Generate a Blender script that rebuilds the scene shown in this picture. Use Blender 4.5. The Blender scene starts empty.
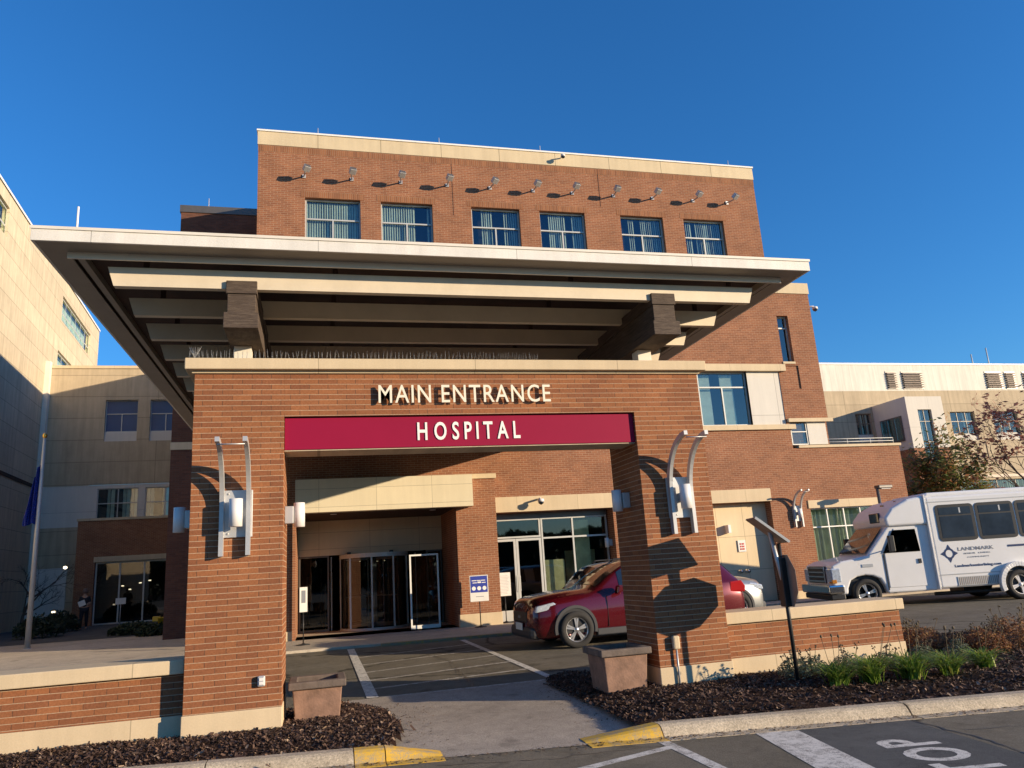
import bpy, bmesh, math, random
from mathutils import Vector, Matrix, noise
random.seed(7)
R = math.radians
scene = bpy.context.scene
COL = scene.collection
# ------------------------------------------------------------------ camera
F_PX, PITCH, ROLL, YAW, CAM_Z = 757.3, .23684, -.064108, .257415, 1.6
fwd = Vector((math.sin(YAW)*math.cos(PITCH), math.cos(YAW)*math.cos(PITCH), math.sin(PITCH)))
rt0 = Vector((math.cos(YAW), -math.sin(YAW), 0)); up0 = rt0.cross(fwd)
rt = rt0*math.cos(ROLL)+up0*math.sin(ROLL); up = -rt0*math.sin(ROLL)+up0*math.cos(ROLL)
cam = bpy.data.cameras.new('camera'); cam_o = bpy.data.objects.new('camera', cam); COL.objects.link(cam_o)
m = Matrix(((rt.x, up.x, -fwd.x, 0), (rt.y, up.y, -fwd.y, 0), (rt.z, up.z, -fwd.z, CAM_Z), (0, 0, 0, 1)))
cam_o.matrix_world = m
cam.sensor_width = 36; cam.lens = F_PX*36/1024; cam.clip_start = .05; cam.clip_end = 2000
scene.camera = cam_o

# ------------------------------------------------------------------ light
SUN_AZ, SUN_EL = R(124), R(11.3)          # compass angle from +Y towards +X
w = bpy.data.worlds.new('World'); scene.world = w; w.use_nodes = True
nt = w.node_tree; nt.nodes.clear()
sky = nt.nodes.new('ShaderNodeTexSky'); sky.sky_type = 'NISHITA'; sky.sun_disc = False
sky.sun_elevation = SUN_EL; sky.sun_rotation = SUN_AZ; sky.air_density = 1.2; sky.dust_density = .1; sky.ozone_density = 7.0
bg = nt.nodes.new('ShaderNodeBackground'); bg.inputs[1].default_value = .15
wo = nt.nodes.new('ShaderNodeOutputWorld'); hs_n = nt.nodes.new('ShaderNodeHueSaturation'); hs_n.inputs['Saturation'].default_value = 1.06; hs_n.inputs['Hue'].default_value = .502; nt.links.new(sky.outputs[0], hs_n.inputs['Color']); nt.links.new(hs_n.outputs[0], bg.inputs[0]); nt.links.new(bg.outputs[0], wo.inputs[0])
sl = bpy.data.lights.new('sun', 'SUN'); sl.energy = 4.85; sl.angle = R(.5); sl.color = (1, .80, .56)
so = bpy.data.objects.new('sun', sl); COL.objects.link(so)
sdir = Vector((math.sin(SUN_AZ)*math.cos(SUN_EL), math.cos(SUN_AZ)*math.cos(SUN_EL), math.sin(SUN_EL)))
so.rotation_euler = sdir.to_track_quat('Z', 'Y').to_euler(); so.location = sdir*60
vs = scene.view_settings; scene.display_settings.display_device = 'sRGB'
vs.view_transform = 'Standard'; vs.look = 'None'; vs.gamma = 1; vs.exposure = .62; vs.use_curve_mapping = False
try:
    scene.cycles.max_bounces = 8; scene.cycles.transparent_max_bounces = 16; scene.cycles.use_denoising = True
except Exception: pass

# ------------------------------------------------------------------ materials
MATS = {}
def mat_base(name):
    m = bpy.data.materials.new(name); m.use_nodes = True
    n = m.node_tree.nodes; b = n['Principled BSDF']; MATS[name] = m
    return m, m.node_tree, b
def nd(t, kind, **kw):
    x = t.nodes.new(kind)
    for k, v in kw.items():
        if k in x.inputs: x.inputs[k].default_value = v
        else: setattr(x, k, v)
    return x
def ramp(t, fac, stops):
    r = t.nodes.new('ShaderNodeValToRGB'); e = r.color_ramp.elements
    while len(e) < len(stops): e.new(.5)
    for i, (p, c) in enumerate(stops): e[i].position = p; e[i].color = (*c, 1) if len(c) == 3 else c
    t.links.new(fac, r.inputs[0]); return r.outputs[0]
def mixc(t, mode, fac, a, b):
    x = t.nodes.new('ShaderNodeMix'); x.data_type = 'RGBA'; x.blend_type = mode
    if hasattr(fac, 'links'): t.links.new(fac, x.inputs[0])
    else: x.inputs[0].default_value = fac
    for s, i in ((a, 6), (b, 7)):
        if hasattr(s, 'links'): t.links.new(s, x.inputs[i])
        else: x.inputs[i].default_value = (*s, 1)
    return x.outputs[2]
def simple(name, col, rough=.6, metal=0, var=.12, scale=6, bump=.0, spec=.5, bscale=40, coat=0):
    m, t, b = mat_base(name)
    tc = nd(t, 'ShaderNodeTexCoord')
    n1 = nd(t, 'ShaderNodeTexNoise', Scale=scale, Detail=6, Roughness=.6); t.links.new(tc.outputs['Object'], n1.inputs['Vector'])
    lo = tuple(c*(1-var) for c in col); hi = tuple(min(1, c*(1+var)) for c in col)
    t.links.new(ramp(t, n1.outputs[0], [(.3, lo), (.7, hi)]), b.inputs['Base Color'])
    b.inputs['Roughness'].default_value = rough; b.inputs['Metallic'].default_value = metal
    b.inputs['Specular IOR Level'].default_value = spec; b.inputs['Coat Weight'].default_value = coat
    if bump:
        n2 = nd(t, 'ShaderNodeTexNoise', Scale=bscale, Detail=5); t.links.new(tc.outputs['Object'], n2.inputs['Vector'])
        bp = nd(t, 'ShaderNodeBump', Strength=bump, Distance=.02); t.links.new(n2.outputs[0], bp.inputs['Height']); t.links.new(bp.outputs[0], b.inputs['Normal'])
    return m
def wall_uv(t):
    """(horizontal run, height, 0) whichever way the wall faces"""
    g = nd(t, 'ShaderNodeNewGeometry'); s = nd(t, 'ShaderNodeSeparateXYZ'); t.links.new(g.outputs['Position'], s.inputs[0])
    sn = nd(t, 'ShaderNodeSeparateXYZ'); t.links.new(g.outputs['True Normal'], sn.inputs[0])
    ab = nd(t, 'ShaderNodeMath', operation='ABSOLUTE'); t.links.new(sn.outputs[0], ab.inputs[0])
    gt = nd(t, 'ShaderNodeMath', operation='GREATER_THAN'); t.links.new(ab.outputs[0], gt.inputs[0]); gt.inputs[1].default_value = .7
    mx = nd(t, 'ShaderNodeMix'); t.links.new(gt.outputs[0], mx.inputs[0]); t.links.new(s.outputs[0], mx.inputs[2]); t.links.new(s.outputs[1], mx.inputs[3])
    # horizontal faces: use y as the height
    abz = nd(t, 'ShaderNodeMath', operation='ABSOLUTE'); t.links.new(sn.outputs[2], abz.inputs[0])
    gz = nd(t, 'ShaderNodeMath', operation='GREATER_THAN'); t.links.new(abz.outputs[0], gz.inputs[0]); gz.inputs[1].default_value = .7
    mz = nd(t, 'ShaderNodeMix'); t.links.new(gz.outputs[0], mz.inputs[0]); t.links.new(s.outputs[2], mz.inputs[2]); t.links.new(s.outputs[1], mz.inputs[3])
    c = nd(t, 'ShaderNodeCombineXYZ'); t.links.new(mx.outputs[0], c.inputs[0]); t.links.new(mz.outputs[0], c.inputs[1])
    return c.outputs[0], s.outputs[2]
def brick(name, c1, c2, mortar, bw=.2, rh=.0633, ms=.006, stain=.2, mottle=.5, headm=None):
    m, t, b = mat_base(name)
    uv, zz = wall_uv(t)
    br = nd(t, 'ShaderNodeTexBrick', offset=.5, squash=1.0)
    br.inputs['Scale'].default_value = 1; br.inputs['Brick Width'].default_value = bw; br.inputs['Row Height'].default_value = rh
    br.inputs['Mortar Size'].default_value = ms; br.inputs['Mortar Smooth'].default_value = .2; br.inputs['Bias'].default_value = -.1
    br.inputs['Color1'].default_value = (*c1, 1); br.inputs['Color2'].default_value = (*c2, 1); br.inputs['Mortar'].default_value = (*mortar, 1)
    if headm:
        su = nd(t, 'ShaderNodeSeparateXYZ'); t.links.new(uv, su.inputs[0])
        dv = nd(t, 'ShaderNodeMath', operation='DIVIDE'); t.links.new(su.outputs[1], dv.inputs[0]); dv.inputs[1].default_value = rh
        fr = nd(t, 'ShaderNodeMath', operation='FRACT'); t.links.new(dv.outputs[0], fr.inputs[0])
        pp = nd(t, 'ShaderNodeMath', operation='PINGPONG'); t.links.new(fr.outputs[0], pp.inputs[0]); pp.inputs[1].default_value = .5
        lt = nd(t, 'ShaderNodeMath', operation='LESS_THAN'); t.links.new(pp.outputs[0], lt.inputs[0]); lt.inputs[1].default_value = ms/rh*1.05
        t.links.new(mixc(t, 'MIX', lt.outputs[0], headm, mortar), br.inputs['Mortar'])
    t.links.new(uv, br.inputs['Vector'])
    # second, shifted look-up gives some bricks another firing
    n = nd(t, 'ShaderNodeTexNoise', Scale=1.3, Detail=7, Roughness=.65); t.links.new(uv, n.inputs['Vector'])
    col = mixc(t, 'MULTIPLY', 1.0, br.outputs[0], ramp(t, n.outputs[0], [(.3, (1-stain,)*3), (.7, (1+stain*.4,)*3)]))
    n3 = nd(t, 'ShaderNodeTexNoise', Scale=45, Detail=4, Roughness=.7); t.links.new(uv, n3.inputs['Vector'])
    col = mixc(t, 'MULTIPLY', mottle, col, ramp(t, n3.outputs[0], [(.3, (.72,)*3), (.7, (1.25,)*3)]))
    t.links.new(col, b.inputs['Base Color']); b.inputs['Roughness'].default_value = .85; b.inputs['Specular IOR Level'].default_value = .25
    inv = nd(t, 'ShaderNodeMath', operation='SUBTRACT'); inv.inputs[0].default_value = 1; t.links.new(br.outputs[1], inv.inputs[1])
    ad = nd(t, 'ShaderNodeMath', operation='ADD'); t.links.new(inv.outputs[0], ad.inputs[0])
    ml = nd(t, 'ShaderNodeMath', operation='MULTIPLY'); t.links.new(n3.outputs[0], ml.inputs[0]); ml.inputs[1].default_value = .5; t.links.new(ml.outputs[0], ad.inputs[1])
    bp = nd(t, 'ShaderNodeBump', Strength=.5, Distance=.006); t.links.new(ad.outputs[0], bp.inputs['Height']); t.links.new(bp.outputs[0], b.inputs['Normal'])
    return m
def panel(name, col, pw, ph, joint=.012, jd=.45, var=.1, rough=.8, streak=.15, off=0.0):
    m, t, b = mat_base(name)
    uv, zz = wall_uv(t)
    br = nd(t, 'ShaderNodeTexBrick', offset=off, squash=1.0)
    br.inputs['Scale'].default_value = 1; br.inputs['Brick Width'].default_value = pw; br.inputs['Row Height'].default_value = ph
    br.inputs['Mortar Size'].default_value = joint; br.inputs['Mortar Smooth'].default_value = .3
    br.inputs['Color1'].default_value = (*[c*(1-var*.5) for c in col], 1); br.inputs['Color2'].default_value = (*[min(1, c*(1+var*.5)) for c in col], 1)
    br.inputs['Mortar'].default_value = (*[c*jd for c in col], 1); t.links.new(uv, br.inputs['Vector'])
    n = nd(t, 'ShaderNodeTexNoise', Scale=.8, Detail=8, Roughness=.7); t.links.new(uv, n.inputs['Vector'])
    mp = nd(t, 'ShaderNodeMapping'); mp.inputs['Scale'].default_value = (2.5, .18, 1); t.links.new(uv, mp.inputs[0])
    n2 = nd(t, 'ShaderNodeTexNoise', Scale=1.6, Detail=6, Roughness=.7); t.links.new(mp.outputs[0], n2.inputs['Vector'])
    col2 = mixc(t, 'MULTIPLY', 1, br.outputs[0], ramp(t, n.outputs[0], [(.3, (1-var,)*3), (.7, (1+var*.5,)*3)]))
    col2 = mixc(t, 'MULTIPLY', 1, col2, ramp(t, n2.outputs[0], [(.3, (1-streak,)*3), (.65, (1.03,)*3)]))
    n4 = nd(t, 'ShaderNodeTexNoise', Scale=60, Detail=4, Roughness=.8); t.links.new(uv, n4.inputs['Vector'])
    col2 = mixc(t, 'MULTIPLY', .5, col2, ramp(t, n4.outputs[0], [(.3, (.85,)*3), (.7, (1.12,)*3)]))
    t.links.new(col2, b.inputs['Base Color']); b.inputs['Roughness'].default_value = rough; b.inputs['Specular IOR Level'].default_value = .25
    bp = nd(t, 'ShaderNodeBump', Strength=.25, Distance=.006); t.links.new(n4.outputs[0], bp.inputs['Height']); t.links.new(bp.outputs[0], b.inputs['Normal'])
    return m
def ground_mat(name, lo, hi, fine=90, big=.5, bump=.4, rough=.9, crack=0, speck=None):
    m, t, b = mat_base(name)
    g = nd(t, 'ShaderNodeNewGeometry')
    n1 = nd(t, 'ShaderNodeTexNoise', Scale=big, Detail=8, Roughness=.65); t.links.new(g.outputs['Position'], n1.inputs['Vector'])
    n2 = nd(t, 'ShaderNodeTexNoise', Scale=fine, Detail=3, Roughness=.8); t.links.new(g.outputs['Position'], n2.inputs['Vector'])
    n5 = nd(t, 'ShaderNodeTexNoise', Scale=big*7, Detail=6, Roughness=.75, Distortion=.6); t.links.new(g.outputs['Position'], n5.inputs['Vector'])
    c = ramp(t, n1.outputs[0], [(.32, lo), (.68, hi)])
    c = mixc(t, 'MULTIPLY', 1, c, ramp(t, n5.outputs[0], [(.3, (.68,)*3), (.42, (.92,)*3), (.65, (1.08,)*3)]))
    n6 = nd(t, 'ShaderNodeTexNoise', Scale=1.9, Detail=2, Roughness=.4); t.links.new(g.outputs['Position'], n6.inputs['Vector'])
    c = mixc(t, 'MULTIPLY', 1, c, ramp(t, n6.outputs[0], [(.27, (.66,)*3), (.34, (1,)*3)]))
    c = mixc(t, 'MULTIPLY', 1, c, ramp(t, n2.outputs[0], [(.3, (.6,)*3), (.7, (1.45,)*3)]))
    if crack:
        v = nd(t, 'ShaderNodeTexVoronoi', feature='DISTANCE_TO_EDGE', Scale=crack)
        wn = nd(t, 'ShaderNodeTexNoise', Scale=2.2, Detail=5)
        t.links.new(g.outputs['Position'], wn.inputs['Vector'])
        wp = mixc(t, 'LINEAR_LIGHT', .25, g.outputs['Position'], wn.outputs[1]); t.links.new(wp, v.inputs['Vector'])
        c = mixc(t, 'MULTIPLY', 1, c, ramp(t, v.outputs[0], [(.0, (.35,)*3), (.006, (.5,)*3), (.012, (1,)*3)]))
    t.links.new(c, b.inputs['Base Color']); b.inputs['Roughness'].default_value = rough; b.inputs['Specular IOR Level'].default_value = .08
    bp = nd(t, 'ShaderNodeBump', Strength=bump, Distance=.01); t.links.new(n2.outputs[0], bp.inputs['Height']); t.links.new(bp.outputs[0], b.inputs['Normal'])
    return m
def worn_paint(name, col, wear=.45, under=(.17, .145, .115)):
    m, t, b = mat_base(name)
    g = nd(t, 'ShaderNodeNewGeometry')
    n = nd(t, 'ShaderNodeTexNoise', Scale=9, Detail=10, Roughness=.8); t.links.new(g.outputs['Position'], n.inputs['Vector'])
    n2 = nd(t, 'ShaderNodeTexNoise', Scale=120, Detail=2); t.links.new(g.outputs['Position'], n2.inputs['Vector'])
    f = nd(t, 'ShaderNodeMath', operation='ADD'); t.links.new(n.outputs[0], f.inputs[0])
    q = nd(t, 'ShaderNodeMath', operation='MULTIPLY'); t.links.new(n2.outputs[0], q.inputs[0]); q.inputs[1].default_value = .5; t.links.new(q.outputs[0], f.inputs[1])
    t.links.new(ramp(t, f.outputs[0], [(wear, under), (wear+.18, col)]), b.inputs['Base Color']); b.inputs['Roughness'].default_value = .8
    return m
def glass(name, tint=(.5, .6, .62), refl=.35, rough=.02, body=None, bodyfac=0.0, gcol=(1, 1, 1)):
    m, t, b = mat_base(name); t.nodes.remove(b); out = t.nodes['Material Output']
    lw = nd(t, 'ShaderNodeLayerWeight', Blend=.35)
    mul = nd(t, 'ShaderNodeMapRange'); t.links.new(lw.outputs['Fresnel'], mul.inputs[0]); mul.inputs[3].default_value = refl; mul.inputs[4].default_value = .7
    tr = nd(t, 'ShaderNodeBsdfTransparent'); tr.inputs[0].default_value = (*tint, 1)
    gl = nd(t, 'ShaderNodeBsdfGlossy', Roughness=rough); gl.inputs[0].default_value = (*gcol, 1)
    n = nd(t, 'ShaderNodeTexNoise', Scale=1.2, Detail=1); g = nd(t, 'ShaderNodeNewGeometry'); t.links.new(g.outputs['Position'], n.inputs['Vector'])
    bp = nd(t, 'ShaderNodeBump', Strength=.03, Distance=.05); t.links.new(n.outputs[0], bp.inputs['Height']); t.links.new(bp.outputs[0], gl.inputs['Normal'])
    mx = nd(t, 'ShaderNodeMixShader'); t.links.new(mul.outputs[0], mx.inputs[0]); t.links.new(tr.outputs[0], mx.inputs[1]); t.links.new(gl.outputs[0], mx.inputs[2])
    t.links.new(mx.outputs[0], out.inputs[0]); return m
def emit(name, col, s):
    m, t, b = mat_base(name); b.inputs['Base Color'].default_value = (*col, 1); b.inputs['Emission Color'].default_value = (*col, 1); b.inputs['Emission Strength'].default_value = s; return m

B_PORT = brick('portal_brick', (.31, .122, .050), (.215, .081, .038), (.48, .33, .21), bw=.215, rh=.0633, ms=.0042, headm=(.13, .065, .038), mottle=.75)
B_MAIN = brick('facade_brick', (.315, .130, .064), (.235, .093, .048), (.42, .28, .18), bw=.2, rh=.0633, ms=.006, mottle=.6, stain=.22)
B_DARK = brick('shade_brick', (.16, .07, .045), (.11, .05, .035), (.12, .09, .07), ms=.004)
STONE = panel('cast_stone', (.64, .51, .33), 1.9, 9, joint=.006, jd=.6, var=.08, streak=.1)
CORN = panel('cornice_stone', (.66, .54, .35), 1.95, 9, joint=.012, jd=.45, var=.08, streak=.12)
CREAM = panel('cream_precast', (.64, .54, .38), 14, .98, joint=.02, jd=.62, var=.14, streak=.26)
TAN = panel('tan_precast', (.52, .42, .28), 9, 1.25, joint=.02, jd=.6, var=.13, streak=.22)
WHITEP = panel('white_metal_panel', (.80, .77, .66), .55, 9, joint=.012, jd=.8, var=.06, streak=.2)
PALE = panel('pale_wall_panel', (.66, .62, .54), 5, 3, joint=.01, jd=.6, var=.04, streak=.06)
BEIGE = panel('beige_entry_panel', (.68, .60, .43), 1.55, .5, joint=.006, jd=.5, var=.05, streak=.06)
ALC = panel('alcove_panel', (.72, .58, .37), .95, 1.05, joint=.008, jd=.5, var=.05, streak=.06)
FASC = panel('canopy_fascia', (.76, .73, .66), 2.35, 9, joint=.004, jd=.45, var=.05, rough=.5, streak=.14)
CANW = simple('canopy_white', (.72, .67, .57), .5, var=.06, scale=2.5, bump=.03)
JOISTM = simple('joist_paint', (.66, .57, .43), .55, var=.07, scale=3, bump=.05)
TRIMG = simple('soffit_trim', (.27, .235, .19), .5, var=.08, scale=3)
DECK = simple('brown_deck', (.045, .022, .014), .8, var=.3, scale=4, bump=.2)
ALU = simple('aluminium', (.50, .50, .47), .5, .2, var=.06, scale=5)
ALUD = simple('bronze_frame', (.13, .12, .11), .4, .4, var=.1)
GREYM = simple('lamp_grey_metal', (.50, .50, .49), .42, .35, var=.06, scale=8)
BLK = simple('black_metal', (.02, .02, .02), .45, var=.2)
RUB = simple('rubber', (.022, .021, .02), .85, var=.2, scale=20)
MAG = simple('magenta_panel', (.27, .007, .040), .6, var=.04, scale=2, spec=.15)
WHT = simple('white_letter', (.82, .80, .74), .5, var=.03)
CREAML = simple('cream_letter', (.80, .74, .58), .45, var=.03)
WINW = glass('upper_window_glass', (.86, .96, .94), .08, gcol=(.75, .88, 1))
WINT = glass('teal_window_glass', (.84, .95, .92), .10)
DOORG = glass('door_glass', (.35, .36, .33), .05)
STOREG = glass('storefront_glass', (.80, .82, .74), .06)
BLUEG = simple('blue_window_glass', (.03, .08, .20), .25, var=.15, scale=.7, spec=.25)
DKGLASS = simple('dark_vehicle_glass', (.012, .016, .02), .04, var=.1, spec=.9, coat=.3)
BUSG = simple('bus_tinted_glass', (.035, .05, .07), .08, var=.3, scale=1.5, spec=.6)
SCREENG = simple('windscreen_dark', (.06, .05, .03), .05, var=.5, scale=3, spec=.9, coat=.3)
TINTG = glass('tinted_glass', (.05, .06, .07), .10)
CARG = glass('windscreen_glass', (.40, .44, .42), .13)
BLIND = simple('blind_fabric', (.62, .68, .58), .8, var=.15, scale=3)
BLINDG = simple('green_curtain', (.50, .54, .36), .9, var=.2, scale=3)
DARKIN = simple('dark_interior', (.018, .017, .016), .9, var=.2)
CONC = ground_mat('walk_concrete', (.42, .36, .28), (.54, .47, .37), 70, .5, .2)
APRON = ground_mat('apron_concrete', (.33, .285, .23), (.45, .39, .31), 80, .7, .25)
KERB = ground_mat('kerb_concrete', (.44, .36, .25), (.62, .52, .37), 60, 1.5, .5)
YEL = worn_paint('kerb_yellow', (.78, .46, .04), .62, (.40, .33, .22))
YEL2 = worn_paint('walk_yellow', (.50, .33, .06), .7, (.25, .21, .15))
ASPH = ground_mat('asphalt', (.15, .132, .098), (.22, .195, .148), 110, .6, .6, crack=.22)
ASPD = ground_mat('asphalt_patch', (.095, .095, .09), (.135, .135, .128), 120, .9, .5)
PAINT = worn_paint('road_white', (.74, .70, .61), .60, (.19, .165, .13))
PAINTF = worn_paint('faded_white', (.60, .56, .48), .66, (.19, .165, .13))
GRND = ground_mat('far_ground', (.06, .055, .045), (.10, .09, .07), 30, .1, .2)
MULCH = ground_mat('mulch_soil', (.030, .017, .012), (.055, .032, .022), 45, 3, 1.0)
def chip_mat():
    m, t, b = mat_base('mulch_chip'); oi = nd(t, 'ShaderNodeNewGeometry')
    t.links.new(ramp(t, oi.outputs['Random Per Island'], [(0, (.022, .012, .009)), (.55, (.07, .036, .024)), (.9, (.14, .08, .05)), (1, (.35, .25, .17))]), b.inputs['Base Color']); b.inputs['Roughness'].default_value = .8; return m
CHIP = chip_mat()
def leaf_mat(name, stops, trans=.3):
    m, t, b = mat_base(name); oi = nd(t, 'ShaderNodeNewGeometry')
    c = ramp(t, oi.outputs['Random Per Island'], stops); t.links.new(c, b.inputs['Base Color']); b.inputs['Roughness'].default_value = .55
    tl = nd(t, 'ShaderNodeBsdfTranslucent'); t.links.new(c, tl.inputs[0]); mx = nd(t, 'ShaderNodeMixShader'); mx.inputs[0].default_value = trans
    t.links.new(b.outputs[0], mx.inputs[1]); t.links.new(tl.outputs[0], mx.inputs[2]); t.links.new(mx.outputs[0], t.nodes['Material Output'].inputs[0]); return m
GRASSM = leaf_mat('daylily_leaf', [(0, (.07, .14, .02)), (.5, (.16, .28, .035)), (.85, (.30, .40, .06)), (1, (.50, .44, .12))], .4)
GREYLEAF = leaf_mat('grey_green_leaf', [(0, (.06, .08, .04)), (.6, (.13, .16, .09)), (1, (.24, .26, .17))])
RUSTLEAF = leaf_mat('rust_leaf', [(0, (.12, .045, .015)), (.5, (.27, .11, .035)), (1, (.44, .27, .10))])
TREEGR = leaf_mat('tree_green_leaf', [(0, (.09, .13, .03)), (.45, (.19, .24, .05)), (.7, (.36, .27, .08)), (1, (.48, .18, .07))], .45)
TREERD = leaf_mat('tree_red_leaf', [(0, (.12, .05, .035)), (.5, (.30, .12, .08)), (1, (.50, .25, .15))], .4)
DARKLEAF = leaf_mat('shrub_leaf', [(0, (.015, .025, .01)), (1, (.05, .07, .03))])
BARK = simple('bark', (.10, .075, .055), .9, var=.3, scale=20, bump=.4)
STALK = simple('dry_stalk', (.12, .09, .05), .9, var=.3)
def wood_mat():
    m, t, b = mat_base('weathered_wood'); tc = nd(t, 'ShaderNodeTexCoord')
    mp = nd(t, 'ShaderNodeMapping'); mp.inputs['Scale'].default_value = (1.5, .8, 14); t.links.new(tc.outputs['Object'], mp.inputs[0])
    n = nd(t, 'ShaderNodeTexNoise', Scale=4, Detail=8, Roughness=.7, Distortion=.8); t.links.new(mp.outputs[0], n.inputs['Vector'])
    t.links.new(ramp(t, n.outputs[0], [(.3, (.03, .020, .014)), (.5, (.075, .052, .038)), (.72, (.13, .098, .07))]), b.inputs['Base Color']); b.inputs['Roughness'].default_value = .85
    bp = nd(t, 'ShaderNodeBump', Strength=.5, Distance=.01); t.links.new(n.outputs[0], bp.inputs['Height']); t.links.new(bp.outputs[0], b.inputs['Normal']); return m
WOOD = wood_mat()
TERRA = simple('planter_clay', (.24, .14, .095), .85, var=.3, scale=7, bump=.2)
TERRIM = simple('planter_rim', (.13, .10, .08), .85, var=.25, scale=9, bump=.2)
REDP = simple('red_car_paint', (.115, .005, .011), .25, .4, var=.03, coat=.8)
SILP = simple('silver_car_paint', (.42, .43, .42), .3, .6, var=.03, coat=.8)
BUSW = simple('white_bus_paint', (.80, .79, .76), .35, var=.04, scale=1.5, coat=.3)
PLAST = simple('grey_plastic', (.035, .036, .04), .6, var=.1)
CHROME = simple('chrome', (.75, .75, .74), .12, 1.0, var=.03)
RIMS = simple('alloy_rim', (.66, .66, .66), .28, .8, var=.03)
LENS = simple('headlight_lens', (.55, .62, .70), .08, .3, var=.3, scale=20)
TAIL = simple('tail_lamp_red', (.35, .01, .012), .15, var=.1)
AMBER = simple('amber_lens', (.5, .2, .03), .2, var=.1)
NAVY = simple('navy_graphic', (.02, .04, .12), .4, var=.05)
GREYT = simple('grey_print', (.22, .23, .25), .5, var=.05)
BLUES = simple('blue_sign_face', (.03, .05, .32), .45, var=.05)
SIGNW = simple('white_sign_face', (.74, .72, .66), .5, var=.05)
SIGNR = simple('red_sign_print', (.5, .03, .02), .5, var=.05)
FLAGB = simple('flag_blue', (.01, .03, .26), .7, var=.3, scale=8)
GOLD = simple('gold_ball', (.7, .45, .1), .25, .8, var=.05)
SOLAR = simple('solar_cells', (.012, .016, .035), .2, var=.1)
SIGNBACK = simple('sign_back_metal', (.28, .23, .19), .55, .3, var=.2, scale=5)
SKIN = simple('skin', (.45, .27, .19), .6, var=.05)
COATM = simple('dark_coat', (.012, .014, .022), .8, var=.2)
HAIR = simple('grey_hair', (.20, .13, .10), .8, var=.2)
PLY = simple('yellow_plastic', (.55, .36, .02), .5, var=.1)
LIT = emit('lit_lamp', (1, .86, .6), 2.5)
CEILW = simple('white_diffuser', (.75, .73, .70), .4, var=.03)

# ------------------------------------------------------------------ mesh helpers
class MB:
    def __init__(s): s.v = []; s.f = []; s.sm = []
    def quad(s, a, b, c, d, sm=False):
        i = len(s.v); s.v += [tuple(a), tuple(b), tuple(c), tuple(d)]; s.f.append((i, i+1, i+2, i+3)); s.sm.append(sm)
    def box(s, x0, x1, y0, y1, z0, z1, M=None):
        i = len(s.v); vs = [(x, y, z) for z in (z0, z1) for x, y in ((x0, y0), (x1, y0), (x1, y1), (x0, y1))]
        if M: vs = [tuple(M @ Vector(p)) for p in vs]
        s.v += vs
        for f in ((3, 2, 1, 0), (4, 5, 6, 7), (0, 1, 5, 4), (1, 2, 6, 5), (2, 3, 7, 6), (3, 0, 4, 7)): s.f.append(tuple(i+k for k in f)); s.sm.append(False)
        return s
    def tube(s, pts, r, n=8, cap=True):
        pts = [Vector(p) for p in pts]; rr = r if isinstance(r, (list, tuple)) else [r]*len(pts); rings = []
        ref = None
        for k, p in enumerate(pts):
            d = (pts[min(k+1, len(pts)-1)]-pts[max(k-1, 0)]).normalized()
            if ref is None: ref = d.orthogonal().normalized()
            ref = (ref-d*ref.dot(d)); ref = ref.normalized() if ref.length > 1e-6 else d.orthogonal().normalized()
            b = d.cross(ref); base = len(s.v)
            s.v += [tuple(p+(ref*math.cos(a)+b*math.sin(a))*rr[k]) for a in (2*math.pi*j/n for j in range(n))]; rings.append(base)
        for a, b in zip(rings, rings[1:]):
            for j in range(n): s.f.append((a+j, a+(j+1) % n, b+(j+1) % n, b+j)); s.sm.append(True)
        if cap:
            s.f.append(tuple(rings[0]+j for j in reversed(range(n)))); s.sm.append(False)
            s.f.append(tuple(rings[-1]+j for j in range(n))); s.sm.append(False)
        return s
    def lathe(s, prof, M=None, n=24, cap=True):           # prof: (radius, height) about local z
        M = M or Matrix(); rings = []
        for r, h in prof:
            base = len(s.v); rings.append(base)
            s.v += [tuple(M @ Vector((r*math.cos(2*math.pi*j/n), r*math.sin(2*math.pi*j/n), h))) for j in range(n)]
        for a, b in zip(rings, rings[1:]):
            for j in range(n): s.f.append((a+j, a+(j+1) % n, b+(j+1) % n, b+j)); s.sm.append(True)
        if cap and prof[0][0] > 1e-4: s.f.append(tuple(rings[0]+j for j in reversed(range(n)))); s.sm.append(False)
        if cap and prof[-1][0] > 1e-4: s.f.append(tuple(rings[-1]+j for j in range(n))); s.sm.append(False)
        return s
    def prism(s, poly, axis, a0, a1):            # poly in the two other axes
        def P(p, a):
            return (a, p[0], p[1]) if axis == 'X' else (p[0], a, p[1]) if axis == 'Y' else (p[0], p[1], a)
        i = len(s.v); n = len(poly); s.v += [P(p, a0) for p in poly]+[P(p, a1) for p in poly]
        s.f.append(tuple(i+k for k in range(n))); s.sm.append(False); s.f.append(tuple(i+n+k for k in reversed(range(n)))); s.sm.append(False)
        for k in range(n): s.f.append((i+k, i+n+k, i+n+(k+1) % n, i+(k+1) % n)); s.sm.append(False)
        return s
    def build(s, name, mat, parent=None, bevel=0, seg=2, fix=True, loc=None, rz=0):
        me = bpy.data.meshes.new(name); me.from_pydata(s.v, [], s.f); me.update()
        if fix:
            bm = bmesh.new(); bm.from_mesh(me); bmesh.ops.recalc_face_normals(bm, faces=bm.faces); bm.to_mesh(me); bm.free()
        for p, q in zip(me.polygons, s.sm): p.use_smooth = q
        me.materials.append(mat); o = bpy.data.objects.new(name, me); COL.objects.link(o)
        if parent: o.parent = parent
        if loc: o.location = loc
        if rz: o.rotation_euler.z = rz
        if bevel:
            b = o.modifiers.new('b', 'BEVEL'); b.width = bevel; b.segments = seg; b.limit_method = 'ANGLE'; b.angle_limit = R(40); b.harden_normals = False
        return o
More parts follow.
